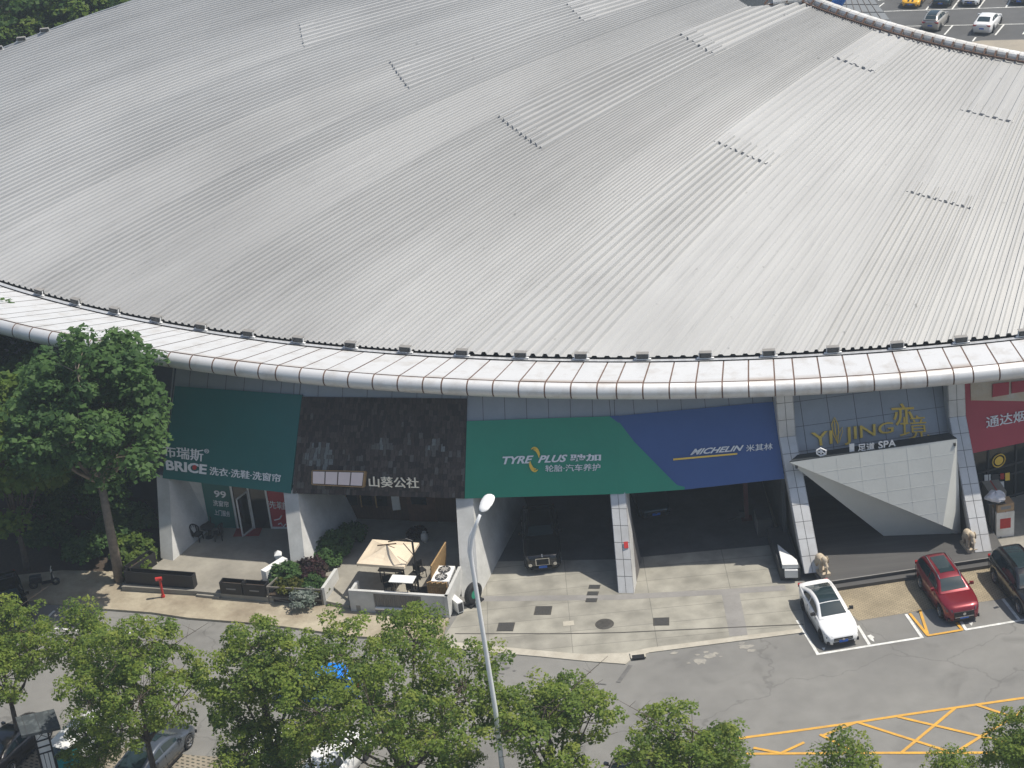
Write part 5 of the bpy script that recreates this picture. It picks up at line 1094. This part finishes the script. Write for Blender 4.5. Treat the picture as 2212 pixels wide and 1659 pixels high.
f_ = unit((.14, -.99)); car('big black suv half out of the frame at the right of the deck', 'bigsuv', blk, Vector((24.72, 78.95, 0))-f_*2.47, f_, 2, sunroof=(2.2, 4.2, .8), group=G1, grille='wide')
f_ = unit((-.02, -1)); car('black limousine with a big upright chrome grille in the left garage', 'limo', blk, Vector((.62, 88.05, .02))-f_*2.87, f_, 2, grille='upright', group='cars inside the garage')
f_ = unit((.1, -1)); car('dark car deep inside the right garage', 'sedan', tea, Vector((6.9, 94.6, .02)), f_, 1, group='cars inside the garage')
hd_ = (g(319, 1578.6, 1.4)-g(283, 1616, 1.4)); hd_ = unit(hd_)
car('dark grey fastback with a sloping rear window, seen from behind under the trees', 'fastback', gry, V3(g(334, 1622, .7), .01), hd_, 2, sunroof=(2.0, 2.55, .62), group=G2)
car('dark brown car at the lower left corner behind the lantern pillar', 'sedan', drk, V3(g(28, 1602, .7), .01), hd_, 2, group=G2)
car('white car mostly hidden by leaves beside the lantern pillar', 'suv', white, V3(g(182, 1598, .7), .01), hd_, 2, group=G2)
car('white car under the trees to the right of the grey fastback', 'sedan', white, V3(g(560, 1628, .7), .01), hd_, 1, group=G2)
car('white car glimpsed through the foliage under the widest tree', 'suv', white, V3(g(722, 1645, .7), .01), hd_, 1, group=G2)
car('dark car of which only the roof shows at the bottom edge', 'suv', blk, V3(g(1350, 1697, .7), .01), unit((.35, .9)), 1, group=G2)
car('bright blue hatchback on the road seen through the trees', 'hatch', blu, V3(g(690, 1476, .7), .01), unit((-.95, .12)), 1, name='car')
car('black car in deep shade at the left edge of the road', 'sedan', blk, V3(g(18, 1292, .7), .01), unit((.35, -.95)), 1, name='parked_car')
bd_ = unit(Fz(1045, 125)-Fz(1135, 15))
for (x, y, kd_, pm_, lb, kw) in ((852, 112, 'sports', yel, 'yellow sports car with black bonnet stripes in the far car park', dict(stripe=True)), (1216, 98, 'sedan', tea, 'dark teal sedan between the yellow and the white car in the far car park', {}), (1565, 88, 'sedan', white, 'white sedan facing the camera in the far car park', {}), (2150, 72, 'sedan', blk, 'dark car at the right edge of the far row', {})):
    car(lb, kd_, pm_, V3(Fz(x, y), .03)-bd_*2.4, bd_, 1, group=G3, **kw)
bd2 = unit(Fz(1365, 308)-Fz(1265, 420))
car('beige car with a dark roof, partly hidden by the roof edge', 'hatch', bei, V3(Fz(1095, 385), .03)+bd2*2.0, bd2, 1, group=G3, glassroof=True)
car('white sedan seen from behind, standing alone in the near row of the far car park', 'sedan', white, V3(Fz(1705, 425), .03)+bd2*2.4, bd2, 1, group=G3)

# ------------------------------------------------------------------ trees
def leaf_mesh(name, centres, radii, per, size, rng, mats, up=.85, flat=1.0):
    """clusters of small folded leaves; centres (n,3), radii (n,)"""
    n = len(centres); N = n*per
    ci = np.repeat(np.arange(n), per)
    d = rng.normal(size=(N, 3)); d /= np.linalg.norm(d, axis=1)[:, None]; d[:, 2] = np.abs(d[:, 2])*.9-.28*rng.random(N)
    rad = radii[ci]*(.55+.5*rng.random(N)**.6); p = centres[ci]+d*rad[:, None]*np.array([1, 1, flat])
    nrm = d*.7+rng.normal(size=(N, 3))*.55; nrm[:, 2] += up; nrm /= np.linalg.norm(nrm, axis=1)[:, None]
    t = rng.normal(size=(N, 3)); t -= nrm*(t*nrm).sum(1)[:, None]; t /= np.linalg.norm(t, axis=1)[:, None]; b = np.cross(nrm, t)
    s = size*(.6+.8*rng.random(N))[:, None]
    V = np.empty((N, 4, 3)); V[:, 0] = p-t*s; V[:, 1] = p+b*s*.72-nrm*s*.15; V[:, 2] = p+t*s; V[:, 3] = p-b*s*.72-nrm*s*.15
    me = bpy.data.meshes.new(name); me.vertices.add(N*4); me.vertices.foreach_set('co', V.reshape(-1)); me.loops.add(N*4); me.loops.foreach_set('vertex_index', np.arange(N*4))
    me.polygons.add(N); me.polygons.foreach_set('loop_start', np.arange(N)*4); me.polygons.foreach_set('loop_total', np.full(N, 4))
    for m in mats: me.materials.append(m)
    cm = rng.choice(len(mats), n, p=[.38, .3, .14, .18]); mi = np.where(rng.random(N) < .75, cm[ci], rng.integers(0, len(mats), N)); me.polygons.foreach_set('material_index', mi.astype(np.int32))
    me.update(calc_edges=True); return me
def make_tree(H, Rc, zlow, mats, seed, ncl=210, per=46, size=.10, barkm=None, trunk_r=.15, fork=.3, lobes=9, clr=(.38, .62), lean=(0, 0), bare=0, irr=1.0):
    """returns (trunk mesh, crown mesh): trunk, limbs to each lobe, twigs into the clusters, leaf clusters over the lobes"""
    rng = np.random.default_rng(seed); tm = MB(); zc = (H+zlow)/2; hz = (H-zlow)/2
    lob = []
    for i in range(lobes):
        a = 2*PI*i/(lobes-1)+rng.uniform(-.35, .35); e = rng.uniform(-.55, .55); k = rng.uniform(.42, .66)*irr
        lob.append((np.array([Rc*k*math.cos(a)+lean[0], Rc*k*math.sin(a)+lean[1], zc+hz*e*.85]), Rc*rng.uniform(.34, .50)))
    lob[-1] = (np.array([lean[0]+rng.uniform(-.3, .3), lean[1]+rng.uniform(-.3, .3), H-Rc*.42]), Rc*.44)
    zf = max(.8, zlow*.9 if zlow > 1.2 else H*fork); f0 = Vector((lean[0]*.25, lean[1]*.25, zf))
    tm.tube([(0, 0, -.1), (lean[0]*.05+.03, lean[1]*.05, zf*.5), f0], [trunk_r*1.25, trunk_r, trunk_r*.85], 9)
    top = Vector((lean[0], lean[1], H-Rc*.6)); tm.tube([f0, (f0+top)/2+Vector((rng.uniform(-.2, .2), rng.uniform(-.2, .2), 0)), top], [trunk_r*.8, trunk_r*.45, trunk_r*.15], 7)
    cs = []; rs = []
    for lc, lr in lob:
        L = Vector(lc); md = f0.lerp(L, .5)+Vector((0, 0, -.25+rng.uniform(-.1, .2)))
        tm.tube([f0+Vector((0, 0, rng.uniform(0, .5))), md, L], [trunk_r*.5, trunk_r*.32, trunk_r*.14], 6)
        m = max(4, int(ncl*lr*lr/sum(l[1]**2 for l in lob)))
        for k in range(m):
            d = rng.normal(size=3); d /= np.linalg.norm(d); d[2] = d[2]*.8+.15; q = lc+d*lr*rng.uniform(.72, 1.12); 
            if q[2] < zlow*.8: continue
            cs.append(q); rs.append(rng.uniform(*clr))
            if k % 3 == 0: tm.tube([L, L.lerp(Vector(q), .6)+Vector((0, 0, -.08)), Vector(q)], [trunk_r*.13, trunk_r*.09, .008], 4, caps=False)
    for k in range(bare):
        a = rng.uniform(0, 2*PI); s_ = Vector((math.cos(a), math.sin(a), rng.uniform(.1, .5))); b0_ = f0+Vector((0, 0, rng.uniform(.5, H*.5)))
        e_ = b0_+s_*Rc*rng.uniform(.9, 1.25); tm.tube([b0_, (b0_+e_)/2+Vector((0, 0, .15)), e_], [.03, .018, .006], 4, caps=False)
        for j in range(4):
            p_ = b0_.lerp(e_, .45+.13*j); tm.tube([p_, p_+Vector((rng.uniform(-.5, .5), rng.uniform(-.5, .5), rng.uniform(.1, .6)))], [.012, .004], 3, caps=False)
    me = leaf_mesh('crown', np.array(cs), np.array(rs), per, size, rng, mats)
    t_ = tm.build('trunk', barkm or MT['bark'], smooth=True); tme = t_.data; bpy.data.objects.remove(t_); return tme, me
def put_tree(name, meshes, pos, rz, sc, label, group=None):
    t_ = thing(name, label, 'tree', pos, rz, group); t_.scale = (sc, sc, sc) if not isinstance(sc, tuple) else sc
    for nm, me in (('trunk', meshes[0]), ('crown', meshes[1])): o = bpy.data.objects.new(nm, me); COL.objects.link(o); o.parent = t_
    return t_
TA = make_tree(9.6, 3.5, 3.4, LEAF['camphor'], 11, 330, 66, .07, bare=3, clr=(.28, .5)); TB = make_tree(10.0, 2.9, 3.5, LEAF['camphor'], 12, 310, 66, .07, lobes=10, bare=3, clr=(.3, .52))
TC = make_tree(9.8, 4.1, 3.3, LEAF['camphor'], 13, 450, 66, .07, lobes=13, bare=2, irr=1.15, clr=(.3, .52)); TD = make_tree(7.2, 2.4, 2.6, LEAF['camphor'], 14, 210, 64, .068, lobes=10, bare=8, clr=(.28, .48))
TE = make_tree(8.0, 1.6, 3.0, LEAF['camphor'], 15, 100, 56, .068, lobes=6, trunk_r=.09, bare=5)
GT = 'camphor trees in a row along the car park'
def tbase(x, ytop, h, Y):                                   # stand a tree of height h so that its top shows at (x, ytop)
    lo, hi = 55.0, 90.0
    for _ in range(40):
        mid = (lo+hi)/2
        if onY(x, ytop, mid).z > h: lo = mid
        else: hi = mid
    q = onY(x, ytop+26, lo); return Vector((q.x, q.y, 0))
for ms, hh, (x, yt), rz, sc_, lb in ((TA, 9.6, (268, 1348), .4, 1.0, 'round camphor tree with its dark forking trunk in view beside the grey fastback'),
     (TB, 10.0, (545, 1352), 2.1, 1.0, 'camphor tree between the fork-trunked tree and the widest one'),
     (TC, 9.8, (838, 1384), 1.0, 1.05, 'widest camphor tree, just left of the street lamp'),
     (TD, 7.2, (1182, 1470), .3, 1.12, 'camphor tree just right of the street lamp, with bare twigs'),
     (TD, 7.2, (1480, 1535), 2.4, 1.05, 'rounded camphor tree in the bottom middle with bare twigs on top'),
     (TE, 8.0, (1835, 1600), .6, .95, 'small camphor tree at the bottom edge before the yellow box lines'),
     (TB, 10.0, (2240, 1530), .9, .8, 'camphor tree at the lower right corner'),
     (TE, 8.0, (2045, 1622), 3.0, .8, 'low sprig of a camphor tree between the yellow lines and the corner tree'),
     (TA, 9.6, (-25, 1300), 2.6, .9, 'camphor tree cut by the left edge behind the lantern pillar'),
     (TE, 8.0, (182, 1308), 1.4, 1.0, 'thin sparse camphor tree in front of the road marking at left'),
     (TD, 7.2, (1010, 1640), 1.9, .7, 'low camphor crown at the foot of the street lamp'),
     (TD, 7.2, (192, 1560), 5.1, .6, 'low camphor crown over the white car beside the lantern pillar'),
     (TE, 8.0, (655, 1545), 4.0, .9, 'slender camphor tree with a straight stem below the blue car'),
     (TD, 7.2, (545, 1560), 4.4, .85, 'low camphor crown at the bottom between the white cars')):
    put_tree('camphor_tree', ms, tbase(x, yt, hh*sc_, 70), rz, sc_, lb, GT)
BT = make_tree(14.6, 4.5, 6.4, LEAF['broad'], 21, 470, 42, .17, MT['bark2'], .25, lobes=16, clr=(.5, .8), lean=(.35, .3))
put_tree('broadleaf_tree', BT, (-22.5, 91.75, .1), 0, 1.0, 'tall broad leaved tree with a bare pale trunk, in front of the teal sign')
DT = make_tree(10.5, 4.2, 2.0, LEAF['deep'], 22, 300, 36, .19, lobes=13, clr=(.55, .95)); DL = make_tree(10.5, 4.0, 2.2, LEAF['light'], 23, 260, 36, .17, lobes=11, clr=(.5, .8))
for i, (ms, p_, rz, sc_, lb) in enumerate(((DL, (-28.0, 94.0, .1), .5, 1.12, 'yellow green tree at the left frame edge beside the tall broadleaf'), (DT, (-26.0, 99.5, .1), 1.7, .95, 'dark shaded tree behind the tall trunk'), (DT, (-32.5, 99.0, .1), 3.1, 1.0, 'dark tree at the left edge above the scooter'),
        (DT, (-24.4, 96.4, .1), 4.2, .62, 'low dark tree between the tall trunk and the shops'), (DT, (-30.0, 104.5, .1), 2.2, 1.05, 'dark tree tucked under the hall eave at left'), (DL, (-27.3, 96.6, .1), 4.4, .72, 'lighter green tree between the scooter and the tall trunk'))):
    put_tree('shade_tree', ms, p_, rz, sc_, lb, 'shady trees left of the shops')
for i, (x, y, ms, sc_, rz, lb) in enumerate(((20, 60, DT, 1.25, .3, 'dark tree at the top left corner behind the roof'), (95, 40, DL, 1.1, 1.2, 'light green tree behind the roof edge near the top left corner'), (165, 25, DT, 1.2, 2.0, 'tree behind the roof edge, second from the corner'), (235, 12, DL, 1.2, 3.3, 'pale tree behind the roof edge, third from the corner'), (310, -15, DT, 1.2, 4.0, 'tree furthest along the roof edge at the top left'), (60, -35, DL, 1.3, 5.0, 'tree at the very top edge of the left corner'), (180, -40, DT, 1.3, 5.5, 'tree in the back row behind the roof edge'))):
    q = onY(x, y, 158 if y > 0 else 172); put_tree('rear_tree', ms, (q.x, q.y, q.z-8.0*sc_), rz, sc_, lb, 'trees behind the roof at the top left')
sheet('rear_lawn', [(-160, 148.5), (-10, 148.5), (-10, 260), (-160, 260)], MT['soil'], .05)
# shrubs and bed plants
def make_shrub(Rr, H, mats, seed, ncl, per, size, clr):
    rng = np.random.default_rng(seed); cs = []; rs = []
    for k in range(ncl):
        a = rng.uniform(0, 2*PI); r_ = Rr*math.sqrt(rng.random()); z_ = H*(.25+.6*rng.random())*(1-.45*(r_/Rr)**2); cs.append((r_*math.cos(a), r_*math.sin(a), z_)); rs.append(rng.uniform(*clr))
    tm = MB()
    for k in range(0, ncl, 3): tm.tube([(0, 0, 0), Vector(cs[k])*.5, cs[k]], [.03, .02, .006], 4, caps=False)
    t_ = tm.build('stem', MT['bark'], smooth=True); tme = t_.data; bpy.data.objects.remove(t_)
    return tme, leaf_mesh('foliage', np.array(cs), np.array(rs), per, size, rng, mats)
def put_shrub(name, ms, pos, rz, sc_, label, cat='shrub', group=None):
    t_ = thing(name, label, cat, pos, rz, group); t_.scale = (sc_,)*3
    for nm, me in (('stem', ms[0]), ('foliage', ms[1])): o = bpy.data.objects.new(nm, me); COL.objects.link(o); o.parent = t_
SG = make_shrub(1.0, 1.5, LEAF['light'], 31, 46, 40, .11, (.25, .4)); SD = make_shrub(1.0, 1.5, LEAF['broad'], 32, 46, 40, .11, (.25, .4))
SM = make_shrub(.9, 1.2, LEAF['maroon'], 33, 44, 40, .09, (.22, .36)); SO = make_shrub(.8, .9, LEAF['olive'], 34, 36, 40, .08, (.2, .32)); SS = make_shrub(.62, .8, LEAF['silver'], 35, 36, 40, .055, (.16, .25))
for ms, p_, sc_, lb in ((SG, (-21.9, 93.9, .13), 1.15, 'bright green shrub right of the tall trunk'), (SG, (-21.6, 92.4, .13), .85, 'low yellow green shrub against the left planter box'), (SD, (-22.6, 96.3, .13), 1.6, 'round dark shrub behind the bright green one'), (SD, (-27.2, 96.3, .13), 1.3, 'dark shrub in the shade behind the scooter'), (SD, (-24.6, 94.4, .13), 1.2, 'dark shrub left of the tall trunk')):
    put_shrub('shrub', ms, p_, random.uniform(0, 6), sc_, lb)
for ms, p_, sc_, lb in ((SD, (-13.0, 89.2, .5), .85, 'dark green bush at the back left of the flower bed'), (SM, (-11.7, 89.4, .5), .95, 'maroon leaved bush at the back of the flower bed'), (SO, (-12.8, 88.3, .5), .95, 'olive yellow bush at the left of the flower bed'), (SD, (-11.55, 88.2, .5), .6, 'green leafy plant at the right of the flower bed'), (SO, (-11.2, 87.6, .5), .5, 'small olive plant behind the silver bush'), (SS, (-12.05, 87.2, .3), 1.15, 'silver grey bush hanging through the rail')):
    put_shrub('bed_plant', ms, p_, random.uniform(0, 6), sc_, lb, 'bush', 'plants in the cafe flower bed')
for ms, p_, sc_, lb in ((SD, (-10.6, 91.8, .5), .95, 'large dark potted plant beside the left cafe wall'), (SD, (-9.6, 92.9, .5), .75, 'dark potted plant below the cafe windows'), (SD, (-10.9, 90.6, .5), .7, 'dark plant at the back corner of the flower bed'), (SM, (-6.05, 92.3, .5), .6, 'dark red flowers by the white vase')):
    put_shrub('potted_plant', ms, p_, random.uniform(0, 6), sc_, lb, 'plant')
ag = MB(); rg = random.Random(4)
for k in range(16):
    a = k*2.4; l_ = rg.uniform(.4, .7); d = Vector((math.cos(a), math.sin(a), .55+.4*(k/16))); s_ = Vector((-math.sin(a), math.cos(a), 0))*.05
    ag.add([-s_, s_, d*l_*.6+s_*.8, d*l_+Vector((0, 0, -.05)), d*l_*.6-s_*.8], [(0, 1, 2, 3, 4)])
o = ag.build('agave', mat('agave_leaf', (.22, .33, .26), .5)); o.location = (-11.5, 87.75, .52); tag(o, 'pale blue green agave in the flower bed', 'plant')

# ------------------------------------------------------------------ thin summer haze
hm = bpy.data.materials.new('haze'); hm.use_nodes = True; t = hm.node_tree; t.nodes.remove(t.nodes['Principled BSDF'])
pv = t.nodes.new('ShaderNodeVolumePrincipled'); pv.inputs['Color'].default_value = (.78, .90, 1, 1); pv.inputs['Density'].default_value = .00055; pv.inputs['Anisotropy'].default_value = .2
t.links.new(pv.outputs[0], t.nodes['Material Output'].inputs['Volume'])
hb = MB(); hb.box((20, 120, 32), (260, 300, 66)); o = hb.build('haze', hm, kind='stuff')
